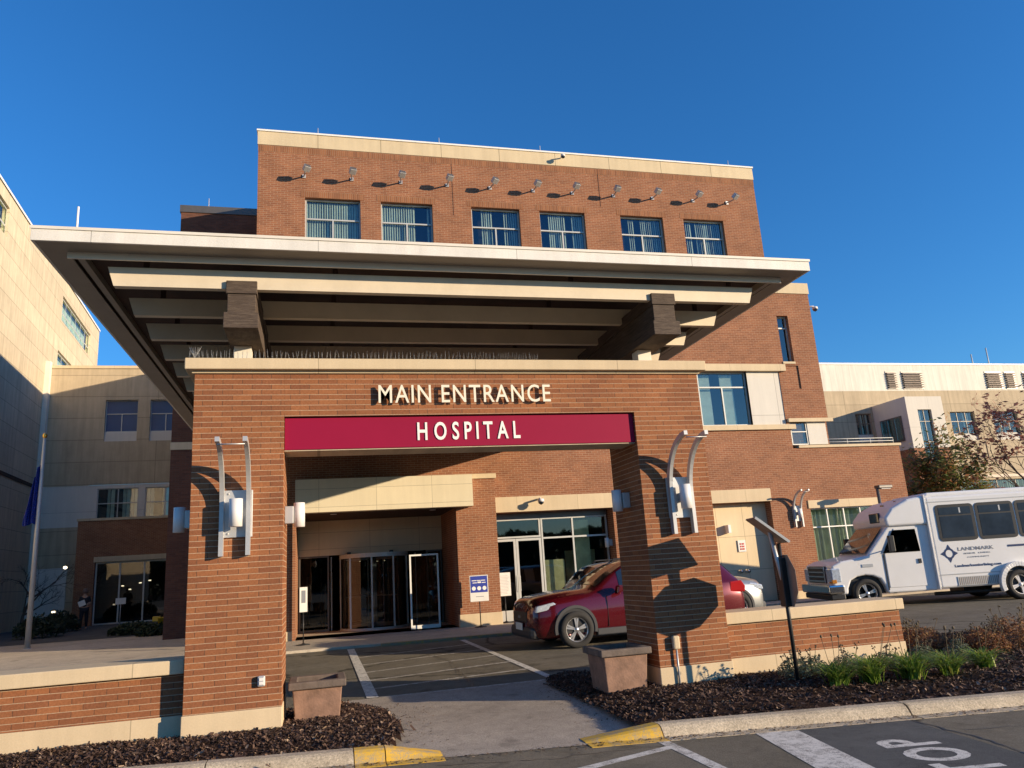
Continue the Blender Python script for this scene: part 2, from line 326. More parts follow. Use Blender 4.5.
def tag(o, label=None, cat=None, group=None, kind=None):
    for k, v in (('label', label), ('category', cat), ('group', group), ('kind', kind)):
        if v: o[k] = v
    return o
def empty(name, loc=(0, 0, 0), rz=0, label=None, cat=None, group=None):
    o = bpy.data.objects.new(name, None); COL.objects.link(o); o.location = loc; o.rotation_euler.z = rz; o.empty_display_size = .2
    return tag(o, label, cat, group)
def kids(o): return [c for c in COL.objects if c.parent == o]
def copy_tree(o, parent=None):
    c = o.copy(); COL.objects.link(c)
    if parent: c.parent = parent
    for ch in kids(o): copy_tree(ch, c)
    return c
def B(x0, x1, y0, y1, z0, z1): return MB().box(x0, x1, y0, y1, z0, z1)
def wall_y(mb, Y, x0, x1, z0, z1, holes, depth=.25, thick=None):
    """a wall facing -Y with real openings and reveals"""
    xs = sorted({x0, x1, *[h[0] for h in holes], *[h[1] for h in holes]}); zs = sorted({z0, z1, *[h[2] for h in holes], *[h[3] for h in holes]})
    xs = [x for x in xs if x0 <= x <= x1]; zs = [z for z in zs if z0 <= z <= z1]
    for a, b in zip(xs, xs[1:]):
        for c, d in zip(zs, zs[1:]):
            mx, mz = (a+b)/2, (c+d)/2
            if any(h[0] < mx < h[1] and h[2] < mz < h[3] for h in holes): continue
            mb.quad((a, Y, c), (b, Y, c), (b, Y, d), (a, Y, d))
    for h in holes:
        a, b, c, d = h[:4]; D = h[4] if len(h) > 4 else depth; y2 = Y+D
        mb.quad((a, Y, c), (a, Y, d), (a, y2, d), (a, y2, c)); mb.quad((b, Y, c), (b, y2, c), (b, y2, d), (b, Y, d))
        mb.quad((a, Y, d), (b, Y, d), (b, y2, d), (a, y2, d)); mb.quad((a, Y, c), (a, y2, c), (b, y2, c), (b, Y, c))
def text_obj(name, s, mat, size, M, parent=None, extrude=.004, sx=1, offset=0, spacing=1, align='LEFT', split=None):
    cu = bpy.data.curves.new(name, 'FONT'); cu.body = s; cu.size = size; cu.extrude = extrude; cu.offset = offset; cu.space_character = spacing; cu.align_x = align; cu.resolution_u = 4
    o = bpy.data.objects.new(name, cu); COL.objects.link(o); dg = bpy.context.evaluated_depsgraph_get()
    me = bpy.data.meshes.new_from_object(o.evaluated_get(dg)); COL.objects.unlink(o); bpy.data.objects.remove(o)
    me.transform(Matrix.Diagonal((sx, 1, 1, 1))); me.transform(M); me.name = name; me.materials.clear(); me.materials.append(mat)
    if not split:
        q = bpy.data.objects.new(name, me); COL.objects.link(q); q.parent = parent; return q
    # one mesh per letter: group faces into islands
    bm = bmesh.new(); bm.from_mesh(me); bmesh.ops.remove_doubles(bm, verts=bm.verts, dist=1e-6); seen = set(); out = []
    bm.faces.ensure_lookup_table()
    for f in bm.faces:
        if f in seen: continue
        st = [f]; isl = []; seen.add(f)
        while st:
            g = st.pop(); isl.append(g)
            for e in g.edges:
                for h in e.link_faces:
                    if h not in seen: seen.add(h); st.append(h)
        vi = {}; V = []; Fs = []
        for g in isl:
            for v in g.verts:
                if v not in vi: vi[v] = len(V); V.append(tuple(v.co))
            Fs.append([vi[v] for v in g.verts])
        n = bpy.data.meshes.new(split); n.from_pydata(V, [], Fs); n.materials.append(mat)
        q = bpy.data.objects.new(split, n); COL.objects.link(q); q.parent = parent; out.append(q)
    bm.free(); return out
def squeeze(objs, k):
    for o in objs:
        xs = [v.co.x for v in o.data.vertices]; c = (min(xs)+max(xs))/2
        for v in o.data.vertices: v.co.x = c+(v.co.x-c)*k
def face_y(x, y, z):   # text plane facing -Y at world x,y,z
    return Matrix.Translation((x, y, z)) @ Matrix.Rotation(R(90), 4, 'X')
def at(px, py, X=None, Y=None, Z=None):      # a photo point on a known plane of the place
    d = rt*((px-512)/F_PX)-up*((py-384)/F_PX)+fwd; o = Vector((0, 0, CAM_Z))
    t = X/d.x if X is not None else Y/d.y if Y is not None else (Z-CAM_Z)/d.z
    return o+d*t

# ================================================================== GROUND
def kline(x): return 7.87-.16*x             # back edge of the road kerb
def drop(x, y):
    s = 0*min(1, max(0, (x-9.5)/4)); s = s*s*(3-2*s); q = min(1, max(0, (21.5-y)/2)); return -.1*s*q
g = MB(); g.quad((-900, -900, -.45), (900, -900, -.45), (900, 900, -.45), (-900, 900, -.45)); tag(g.build('ground', GRND), kind='structure')
def sheet(name, xs, yf, z, mat, kind='structure'):
    mb = MB(); idx = {}
    for i, x in enumerate(xs):
        ys = yf(x)
        for j, y in enumerate(ys): idx[i, j] = len(mb.v); mb.v.append((x, y, z(x, y)))
    n = len(yf(xs[0]))
    for i in range(len(xs)-1):
        for j in range(n-1): mb.f.append((idx[i, j], idx[i+1, j], idx[i+1, j+1], idx[i, j+1])); mb.sm.append(True)
    o = mb.build(name, mat); o['kind'] = kind; return o
lin = lambda a, b, n: [a+(b-a)*i/(n-1) for i in range(n)]
def roadz(x, y): return -.05
sheet('road', lin(-60, 60, 25), lambda x: lin(-40, kline(x)-.16, 12), lambda x, y: -.05, ASPH)
# forecourt asphalt (falls gently towards the right)
sheet('driveway', lin(-40, 90, 120), lambda x: lin(10.4, 60, 60), lambda x, y: drop(x, y), ASPH)
# concrete apron between the two islands
def apz(x, y):
    t = min(1, max(0, (y-(kline(x)-.2))/1.5)); return -.046+.052*t
sheet('apron', lin(.2, 3.9, 20), lambda x: lin(kline(x)-.22, 11.05, 20), lambda x, y: apz(x, y), APRON)
sheet('plaza', [-40, -20, -1.2], lambda x: [9.4, 19, 26.2], lambda x, y: .012, CONC)
strip_y = MB(); strip_y.quad((-40, 30.5, .066), (-4.85, 30.5, .066), (-4.85, 43.4, .066), (-40, 43.4, .066)); tag(strip_y.build('yard_paving', ASPD, fix=False), kind='structure')
# sidewalk slab along the building
mb = MB(); mb.box(-40, 9.4, 18.9, 60, -.3, .06); tag(mb.build('sidewalk', CONC, bevel=.01), kind='structure')
mb = MB(); mb.box(9.4, 30, 20.9, 22.5, -.3, .06); tag(mb.build('sidewalk', CONC, bevel=.01), kind='structure')
mb = MB(); mb.box(1.4, 9.3, 18.72, 18.9, -.2, .064); tag(mb.build('kerb_marking', YEL2), kind='structure')
# painted crosswalk on the drive
for k, (x0, x1, y0, y1) in enumerate(((.62, .78, 11.1, 18.7), (3.22, 3.34, 11.1, 18.6))):
    mb = MB(); mb.quad((x0, y0, .006), (x1, y0, .006), (x1, y1, .006), (x0, y1, .006)); tag(mb.build('crosswalk_marking', PAINT), kind='structure')
for (a, b) in (((.78, 11.06), (3.22, 11.12)), ((.78, 11.95), (3.22, 12.45)), ((.78, 12.9), (3.22, 13.6)), ((.78, 14.0), (3.22, 14.8)), ((.78, 15.2), (3.22, 16.0)), ((.78, 16.6), (3.22, 17.4))):
    mb = MB(); mb.quad((a[0], a[1]-.05, .005), (b[0], b[1]-.05, .005), (b[0], b[1]+.06, .005), (a[0], a[1]+.06, .005)); tag(mb.build('crosswalk_marking', PAINTF), kind='structure')
# markings on the road
def strip(name, pts, z, mat):
    mb = MB(); mb.v = [(x, y, z) for x, y in pts]; mb.f = [tuple(range(len(pts)))]; mb.sm = [False]; tag(mb.build(name, mat, fix=False), kind='structure')
strip('asphalt_patch', [(4.05, 6.98), (3.3, 2.5), (4.9, 2.2), (5.45, 6.70)], -.0488, ASPD)
strip('stop_line', [(3.96, 6.96), (3.2, 3.0), (3.62, 3.0), (4.34, 6.80)], -.0476, PAINT)
strip('crosswalk_marking', [(1.3, 6.16), (3.02, 6.75), (3.02, 6.86), (1.3, 6.28)], -.0476, PAINT)
strip('crosswalk_marking', [(3.02, 3.5), (3.13, 3.5), (3.13, 7.06), (3.02, 7.08)], -.0476, PAINT)
def crack(pts, z, w_, seed_):
    rc = random.Random(seed_); P_ = []
    for (xa, ya), (xb, yb) in zip(pts, pts[1:]):
        for k in range(14): t = k/14; P_.append((xa+(xb-xa)*t+rc.gauss(0, .018), ya+(yb-ya)*t+rc.gauss(0, .018)))
    mb = MB()
    for a, b in zip(P_, P_[1:]):
        d = Vector((b[0]-a[0], b[1]-a[1])).normalized(); n_ = Vector((-d.y, d.x))*w_*rc.uniform(.5, 1.3)
        mb.quad((a[0]-n_.x, a[1]-n_.y, z), (b[0]-n_.x, b[1]-n_.y, z), (b[0]+n_.x, b[1]+n_.y, z), (a[0]+n_.x, a[1]+n_.y, z))
    tag(mb.build('pavement_crack', BLK, fix=False), kind='structure')
crack([(5.47, 6.72), (5.4, 5.6), (5.0, 4.2)], -.0470, .010, 1); crack([(5.5, 6.1), (6.6, 5.9), (8.5, 5.7)], -.0470, .005, 2); crack([(1.0, 7.2), (2.0, 6.95), (3.3, 6.9)], -.0470, .004, 3)
crack([(-.2, 13.4), (2.0, 13.1), (4.2, 13.6), (6.5, 13.3)], .0095, .008, 4); crack([(2.1, 11.2), (2.3, 14.5), (1.9, 18.4)], .0095, .006, 5); crack([(8.2, 12.6), (10.5, 13.8), (14, 14.0)], .004, .010, 6)
# STOP painted for traffic heading left
t_ = text_obj('road_lettering', 'STOP', PAINT, .7, Matrix(), None, extrude=0, offset=.02, spacing=1.15); tag(t_, kind='structure')
xs_ = [v.co.x for v in t_.data.vertices]; ys_ = [v.co.y for v in t_.data.vertices]
for v in t_.data.vertices: v.co.x = (v.co.x-min(xs_))/(max(xs_)-min(xs_))*1.42; v.co.y = (v.co.y-min(ys_))/(max(ys_)-min(ys_))*.50
t_.data.transform(Matrix.Translation((4.86, 4.66, -.0475)) @ Matrix.Rotation(R(81), 4, 'Z'))
# kerbs
def kerb(name, x0, x1, mat, z0=.055, z1=.055, n=8):
    mb = MB(); xs = lin(x0, x1, n)
    for a, b in zip(xs, xs[1:]):
        za = z0+(z1-z0)*(a-x0)/(x1-x0); zb = z0+(z1-z0)*(b-x0)/(x1-x0)
        def sec(x, z):
            k = kline(x); q = min(1, (z+.06)/.115)
            return [(x, k+.02, -.2), (x, k+.02, z), (x, k-.10, z), (x, k-.14, z-.018*q), (x, k-.17, z-.05*q), (x, k-.20, -.042), (x, k-.34, -.046), (x, k-.34, -.2)]
        A, Bs = sec(a, za), sec(b, zb)
        for j in range(7): mb.quad(A[j], A[j+1], Bs[j+1], Bs[j], True)
    for x, z in ((x0, z0), (x1, z1)):
        i = len(mb.v); k = kline(x); mb.v += [(x, k+.02, -.2), (x, k+.02, z), (x, k-.10, z), (x, k-.17, z-.05), (x, k-.2, -.042), (x, k-.34, -.046), (x, k-.34, -.2)]; mb.f.append(tuple(range(i, i+7))); mb.sm.append(False)
    tag(mb.build(name, mat), kind='structure')
for a, b in ((-14, -9.01), (-9, -4.51), (-4.5, -1.0), (-.99, .30)): kerb('kerb', a, b, KERB)
kerb('kerb', .31, .58, YEL); kerb('kerb', .59, 1.1, YEL, .055, -.035)
kerb('kerb', 2.42, 3.14, YEL, -.035, .055)
for a, b in ((3.15, 5.58), (5.6, 9.0), (9.01, 14), (14.01, 24)): kerb('kerb', a, b, KERB)
# mulch islands: mounded soil plus loose chips
def inside(x, y, poly):
    c = False; n = len(poly)
    for i in range(n):
        (x1, y1), (x2, y2) = poly[i], poly[i-1]
        if (y1 > y) != (y2 > y) and x < (x2-x1)*(y-y1)/(y2-y1)+x1: c = not c
    return c
def edge_d(x, y, poly):
    d = 9
    for i in range(len(poly)):
        a = Vector(poly[i]); b = Vector(poly[i-1]); ab = b-a; t = max(0, min(1, (Vector((x, y))-a).dot(ab)/ab.length_squared)); d = min(d, (Vector((x, y))-a-ab*t).length)
    return d
LEFT = [(-14, kline(-14)+.01), (.62, kline(.62)+.01), (.80, 8.3), (.86, 9.0), (.80, 9.7), (.62, 10.3), (.3, 10.7), (-.4, 10.75), (-.4, 10.0), (-14, 10.0)]
RIGHT = [(3.0, kline(3.0)+.01), (24, kline(24)+.01), (24, 10.6), (12, 10.9), (10.6, 11.4), (9.6, 11.5), (8.4, 11.0), (7.6, 10.2), (4, 10.2), (4.0, 11.2), (3.6, 11.5), (3.15, 11.1), (3.0, 10.4), (2.98, 9.2)]
def mh(x, y, poly):
    d = edge_d(x, y, poly); return .03+.07*min(1, d/.7)**.7+.018*noise.noise(Vector((x*1.7, y*1.7, 0)))+.008*noise.noise(Vector((x*9, y*9, 3)))
def mulch(poly, xa, xb, ya, yb, nch, xlo, xhi, ylo, yhi):
    st = .07; mb = MB(); idx = {}
    nx = int((xb-xa)/st); ny = int((yb-ya)/st)
    ok = set()
    for i in range(nx):
        for j in range(ny):
            x, y = xa+(i+.5)*st, ya+(j+.5)*st
            if inside(x, y, poly): ok.add((i, j))
    def vid(i, j):
        if (i, j) not in idx:
            x, y = xa+i*st, ya+j*st; idx[i, j] = len(mb.v); ins = inside(x, y, poly); mb.v.append((x, y, mh(x, y, poly) if ins else -.02+.05*max(0, 1-edge_d(x, y, poly)/.05)))
        return idx[i, j]
    for i, j in ok: mb.f.append((vid(i, j), vid(i+1, j), vid(i+1, j+1), vid(i, j+1))); mb.sm.append(True)
    tag(mb.build('mulch_bed', MULCH, fix=False), kind='structure')
    ch = MB(); n = 0
    while n < nch:
        x = random.uniform(xlo, xhi); y = random.uniform(ylo, yhi)
        if not inside(x, y, poly): 
            if random.random() > .01 or edge_d(x, y, poly) > .25: continue
            z = .01
        else: z = mh(x, y, poly)
        n += 1; a = random.uniform(0, 6.28); L = random.uniform(.008, .03)*(1.5 if random.random() < .1 else 1); W = L*random.uniform(.2, .45)
        M = Matrix.Translation((x, y, z+.006)) @ Matrix.Rotation(a, 4, 'Z') @ Matrix.Rotation(random.gauss(0, .5), 4, 'Y') @ Matrix.Rotation(random.gauss(0, .4), 4, 'X')
        c = [M @ Vector(p) for p in ((-L, -W, 0), (L, -W*.7, .002), (L*.9, W, 0), (-L*.8, W, .003))]; ch.quad(*c)
    tag(ch.build('mulch_chips', CHIP, fix=False), kind='stuff')
mulch(LEFT, -6.0, 1.2, 7.6, 10.9, 16000, -3.6, 1.0, 7.6, 10.8)
mulch(RIGHT, 2.8, 16, 5.2, 11.6, 30000, 2.9, 11, 6.0, 11.4)

lt_ = MB()
for k in range(1500):
    x = random.uniform(-3, 9); d_ = abs(random.gauss(0, .09)); y = kline(x)-.20-d_
    if .9 < x < 2.5 and random.random() < .6: continue
    a = random.uniform(0, 6.28); L = random.uniform(.004, .016); u = Vector((math.cos(a)*L, math.sin(a)*L, random.uniform(-.002, .004))); v = Vector((-math.sin(a)*L*.5, math.cos(a)*L*.5, .001)); c = Vector((x, y, -.038)); lt_.quad(c-u-v, c+u-v, c+u+v, c-u+v)
for k in range(500):
    x = random.gauss(.95, .22) if k % 2 else random.gauss(2.95, .15); y = random.uniform(8.0, 10.4); a = random.uniform(0, 6.28); L = random.uniform(.004, .014); u = Vector((math.cos(a)*L, math.sin(a)*L, .002)); v = Vector((-math.sin(a)*L*.5, math.cos(a)*L*.5, .001)); c = Vector((x, y, apz(x, y)+.006)); lt_.quad(c-u-v, c+u-v, c+u+v, c-u+v)
tag(lt_.build('gutter_litter', CHIP, fix=False), kind='stuff')
# ================================================================== PORTAL
YP = 9.05
po = empty('brick_gateway', (1.8, YP, 0), 0, 'red brick gateway with two pillars carrying MAIN ENTRANCE letters over a crimson HOSPITAL band', 'gateway')
LOC = (-1.8, -YP, 0)
def P(mb, name, mat, bevel=0, parent=po, loc=LOC): return mb.build(name, mat, parent, bevel=bevel, loc=loc)
XL0, XL1, XR0, XR1 = -1.38, -.39, 4.01, 4.98
P(B(XL0, XL1, YP, YP+.97, .31, 3.07), 'pillar', B_PORT, .004)
P(B(XR0, XR1, YP, YP+.97, .30, 3.07), 'pillar', B_PORT, .004)
mb = MB(); mb.box(XL0, XL1, YP, YP+.97, 3.072, 4.02); mb.box(XR0, XR1, YP, YP+.97, 3.072, 4.02); mb.box(XL1+.001, XR0-.001, YP, YP+.52, 3.475, 4.02)
P(mb, 'lintel_wall', B_PORT)
P(B(XL0-.012, XL1+.006, YP-.012, YP+.98, -.15, .308), 'stone_base', STONE, .008); P(B(XR0-.006, XR1+.012, YP-.012, YP+.98, -.15, .298), 'stone_base', STONE, .008)
P(B(XL0-.10, XR1+.10, YP-.10, YP+.62, 4.022, 4.155), 'coping', STONE, .01)
P(B(XL0-.03, XR1+.03, YP-.03, YP+.56, 3.99, 4.021), 'coping_drip', STONE, .004)
sg = P(B(XL1+.004, XR0-.004, YP+.045, YP+.50, 3.085, 3.465), 'sign_band', MAG, .004)
P(B(XL1+.003, XR0-.003, YP+.06, YP+.515, 3.072, 3.083), 'lintel_soffit', CREAM, 0, sg, (0, 0, 0))
# raised letters on pins
Mx = face_y(.70, YP-.05, 3.64)
ls = text_obj('letter', 'MAIN ENTRANCE', CREAML, .268, Mx, po, extrude=.010, sx=1, offset=.001, spacing=1, split='letter')
def fit_x(objs, x0, x1, z0, z1):
    xs = [v.co.x for o in objs for v in o.data.vertices]; zs = [v.co.z for o in objs for v in o.data.vertices]
    a, b, c, d = min(xs), max(xs), min(zs), max(zs)
    for o in objs:
        for v in o.data.vertices: v.co.x = x0+(v.co.x-a)/(b-a)*(x1-x0); v.co.z = z0+(v.co.z-c)/(d-c)*(z1-z0)
fit_x(ls, .69, 2.87, 3.612, 3.838)
squeeze(ls, .90)
for o in ls: o.location = LOC
hs = text_obj('letter', 'HOSPITAL', WHT, .28, face_y(1.16, YP+.038, 3.17), sg, extrude=.003, sx=.8, offset=.005, spacing=1.25, split='letter')
fit_x(hs, 1.15, 2.47, 3.165, 3.39); squeeze(hs, .80)
# sockets on the pillars
def outlet(x, z, name):
    t = MB(); t.box(x-.04, x+.04, YP-.05, YP-.002, z-.055, z+.055); o = P(t, name, GREYM, .015)
    t = MB(); t.box(x-.022, x+.022, YP-.056, YP-.0505, z-.034, z-.004); t.box(x-.022, x+.022, YP-.056, YP-.0505, z+.004, z+.034); P(t, 'socket_face', CEILW, .002, o, (0, 0, 0))
outlet(-.60, .585, 'outlet_box')
t = MB(); t.box(4.19, 4.28, YP-.07, YP-.002, .50, .66); P(t, 'junction_box', STONE, .02)
t = MB(); t.tube([(4.235, YP-.035, .08), (4.235, YP-.035, .50)], .013, 8); P(t, 'conduit', GREYM)
# bird spikes
sp = MB(); x = -1.44
while x < 2.75:
    for yy in (YP-.05, YP+.02):
        sp.tube([(x+random.uniform(-.004, .004), yy, 4.155), (x+random.gauss(0, .008), yy+random.gauss(0, .012), 4.155+random.uniform(.085, .12))], .0016, 3)
    x += .048
sp.box(-1.45, 2.75, YP-.06, YP+.03, 4.156, 4.162)
for k in range(9): a = random.uniform(-.6, .6); sp.tube([(-1.38, YP-.03, 4.16), (-1.38+a*.12, YP-.03+random.uniform(-.05, .05), 4.30)], .0018, 3)
tag(sp.build('bird_spikes', GREYM), 'long row of thin metal bird spikes along the top of the gateway coping', 'bird spikes')

# ---- low brick walls
def lowwall(x0, x1, label, y0=9.22):
    e = empty('low_brick_wall', ((x0+x1)/2, y0, 0), 0, label, 'low wall'); L = (-(x0+x1)/2, -y0, 0)
    B(x0, x1, y0, y0+.42, .30, .715).build('brickwork', B_PORT, e, loc=L)
    mb = MB(); n = max(1, round((x1-x0)/1.9)); 
    B(x0, x1+.012, y0-.012, y0+.43, -.2, .298).build('stone_base', STONE, e, bevel=.006, loc=L)
    xs = lin(x0, x1+.05 if x1 > 6 else x1, n+1)
    for a, b in zip(xs, xs[1:]): mb.box(a+.002, b-.002, y0-.06, y0+.48, .717, .86)
    mb.build('coping', STONE, e, bevel=.01, loc=L)
lowwall(-9.5, XL0-.014, 'low brick wall with stone coping running left from the gateway')
lowwall(XR1+.014, 7.68, 'low brick wall with stone coping running right from the gateway behind the plants')

# ---- wall sconces
def sconce(x, y, z, label, s=1.0):
    e = empty('wall_sconce', (x, y, z), 0, label, 'wall lamp', 'curved metal wall sconces')
    B(-.185*s, .165*s, -.03, -.002, -.26*s, .26*s).build('backplate', GREYM, e, bevel=.004)
    for sx in (-.155, .125):
        path = [(-.10*s, -.46*s), (-.10*s, -.2*s), (-.10*s, .06*s)]
        for k in range(1, 15):
            th = R(88)*k/14; path.append((-.10*s-.58*s*(1-math.cos(th)), .06*s+.65*s*math.sin(th)))
        outp = []
        for i, p_ in enumerate(path):
            a_ = path[max(0, i-1)]; b_ = path[min(len(path)-1, i+1)]; d = Vector((b_[0]-a_[0], b_[1]-a_[1])).normalized(); wd_ = s*(.085-.035*i/len(path))
            outp.append((p_[0]+d.y*wd_, p_[1]-d.x*wd_))
        mb = MB(); hw = .023*s
        for i in range(len(path)-1):
            mb.prism([path[i], path[i+1], outp[i+1], outp[i]], 'X', sx*s-hw, sx*s+hw)
        mb.build('curved_fin', GREYM, e)
    ty, tz = -.10*s-.56*s, .71*s
    MB().tube([(-.155*s, ty+.012, tz-.03*s), (.125*s, ty+.012, tz-.03*s)], .007*s, 6).build('cross_bar', GREYM, e)
    MB().lathe([(.001, -.155*s), (.072*s, -.15*s), (.072*s, .15*s), (.001, .155*s)], Matrix.Translation((-.0, -.16*s, 0)), 20).build('lamp_body', CEILW, e)
    B(-.05*s, .05*s, -.14*s, -.031, -.05*s, .05*s).build('lamp_arm', GREYM, e)
    for zz in (-.22, .22): MB().lathe([(.012, 0), (.012, .008), (.001, .010)], Matrix.Translation((-.09*s, -.031, zz*s)) @ Matrix.Rotation(R(90), 4, 'X'), 10).build('bolt', GREYM, e)
sconce(-.885, YP, 2.37, 'curved double-fin wall sconce on the front of the left gateway pillar')
sconce(4.53, YP, 2.34, 'curved double-fin wall sconce on the front of the right gateway pillar')
sconce(15.1, 21.99, 2.72, 'small curved wall sconce on the far facade pier behind the solar sign', .95)
def side_lamp(x, y, z, sx, label, s=1.0):
    e = empty('side_lamp', (x, y, z), 0, label, 'wall lamp', 'box wall lamps on side faces')
    B(*sorted((0.002*sx, .10*s*sx)), -.06*s, .06*s, -.10*s, .10*s).build('mounting_box', GREYM, e, bevel=.005)
    MB().lathe([(.001, -.145*s), (.065*s, -.14*s), (.065*s, .14*s), (.001, .145*s)], Matrix.Translation((.165*s*sx, 0, 0)), 18).build('lamp_body', CEILW, e)
side_lamp(XL1, 9.42, 2.36, 1, 'white cylinder lamp on the inner side of the left gateway pillar')
side_lamp(XL0, 9.42, 2.36, -1, 'white cylinder lamp on the outer side of the left gateway pillar')
side_lamp(XR0, 9.52, 2.37, -1, 'white cylinder lamp on the inner side of the right gateway pillar')
side_lamp(8.72, 22.3, 2.15, -1, 'small white lamp on the brick jamb right of the storefront glazing')

# ================================================================== CANOPY
ca = empty('entrance_canopy', (1.7, 8, 4.44), 0, 'wide flat canopy with white joists and dark timber beams over the gateway', 'canopy'); CL = (-1.7, -8, -4.44)
def C_(mb, name, mat, bevel=0, parent=ca): return mb.build(name, mat, parent, bevel=bevel, loc=CL if parent is ca else (0, 0, 0))
X0, X1, Y0c, Y1c = -2.926, 6.453, 8.30, 21.95
ZB = 5.242
mb = MB(); mb.box(X0, X1, Y0c, Y0c+.03, ZB, 5.395); mb.box(X0, X0+.03, Y0c+.0301, Y1c, ZB, 5.395); mb.box(X1-.03, X1, Y0c+.0301, Y1c, ZB, 5.395)
C_(mb, 'fascia', FASC, .003)
mb = MB(); mb.box(X0-.012, X1+.012, Y0c-.012, Y0c-.001, 5.372, 5.405); C_(mb, 'drip_edge', CANW)
mb = MB(); mb.box(X0+.031, X1-.031, Y0c+.031, Y0c+.29, ZB+.004, ZB+.02); mb.box(X0+.031, X0+.27, Y0c+.291, Y1c, ZB+.004, ZB+.02); mb.box(X1-.27, X1-.031, Y0c+.291, Y1c, ZB+.004, ZB+.02)
C_(mb, 'edge_soffit', TRIMG)
mb = MB(); mb.box(X0+.27, X1-.27, Y0c+.291, Y0c+.315, 5.172, ZB+.02); C_(mb, 'soffit_lip', CANW)
for xa in (X0+.34, X1-.41): C_(B(xa, xa+.07, Y0c+.35, Y1c, 5.215, 5.30), 'side_rail', TRIMG)
mb = MB(); mb.box(X0+.031, X1-.031, Y0c+.031, Y1c, 5.30, 5.34); C_(mb, 'roof_deck', DECK)
mb = MB()
for k in range(9):
    y = 8.76+k*1.0
    mb = MB(); mb.prism([(-2.29, 5.155), (-2.22, 4.93), (5.76, 4.93), (5.84, 5.155)], 'Y', y, y+.09); jo = C_(mb, 'joist', JOISTM)
    for xh in (-1.9, .2, 3.2, 5.5): B(xh-.03, xh+.03, y+.03, y+.06, 5.156, 5.299).build('hanger', DECK, jo)
q = MB().tube([(-2.59, 8.62, 5.34), (-2.59, 8.62, 5.80)], .013, 6); C_(q, 'lightning_rod', WHT)
for xc in (-.86, 4.45):
    e = C_(B(xc-.17, xc+.17, 8.72, 16.9, 4.865, 5.02), 'timber_beam', WOOD, .006)
    C_(B(xc-.155, xc+.155, 8.74, 16.9, 4.63, 4.864), 'beam_layer', WOOD, .006, e)
    C_(B(xc-.19, xc+.19, 8.70, 16.9, 4.44, 4.629), 'beam_layer', WOOD, .006, e)
for xc in (-.90, 4.42): C_(B(xc-.10, xc+.10, 9.42, 9.62, 4.157, 4.438), 'post', CANW, .004)
for x in (-1.05, 6.0): pass

# ================================================================== MAIN BRICK BUILDING
YF = 22.0
hb = empty('hospital_building', (7, YF, 0), 0, 'four storey red brick hospital block with cream cornice behind the canopy', 'building'); HL = (-7, -YF, 0)
def H_(mb, name, mat, bevel=0, parent=hb): return mb.build(name, mat, parent, bevel=bevel, loc=HL if parent is hb else (0, 0, 0))
XW, XE = -1.78, 15.32; ZT = 14.72
topw = [(-.39, 1.28), (1.91, 3.54), (4.80, 6.42), (7.10, 8.69), (9.97, 11.55), (12.33, 13.88)]
holes = [(a, b, 10.6, 13.02, .22) for a, b in topw]
holes += [(10.7, 13.95, 5.67, 7.50, .2), (13.95, 15.20, 5.67, 7.50, .10),
          (-.62, 3.82, .06, 3.72, 1.3), (5.02, 8.72, .06, 3.18, .9), (12.10, 14.18, .06, 3.16, .34)]
mb = MB(); wall_y(mb, YF, XW, XE, .30, ZT, [h for h in holes])
H_(mb, 'front_wall', B_MAIN)
mb = MB(); mb.quad((XW, YF, -.1), (XW, 60, -.1), (XW, 60, ZT), (XW, YF, ZT)); mb.quad((XE, YF, 10.3), (XE, YF, ZT), (XE, 60, ZT), (XE, 60, 10.3)); H_(mb, 'side_wall', B_MAIN)
mb = MB(); mb.quad((XW, 60, 0), (XE, 60, 0), (XE, 60, 15.1), (XW, 60, 15.1)); mb.quad((XW, YF+.05, 14.9), (XE, YF+.05, 14.9), (XE, 60, 14.9), (XW, 60, 14.9)); H_(mb, 'roof', DECK)
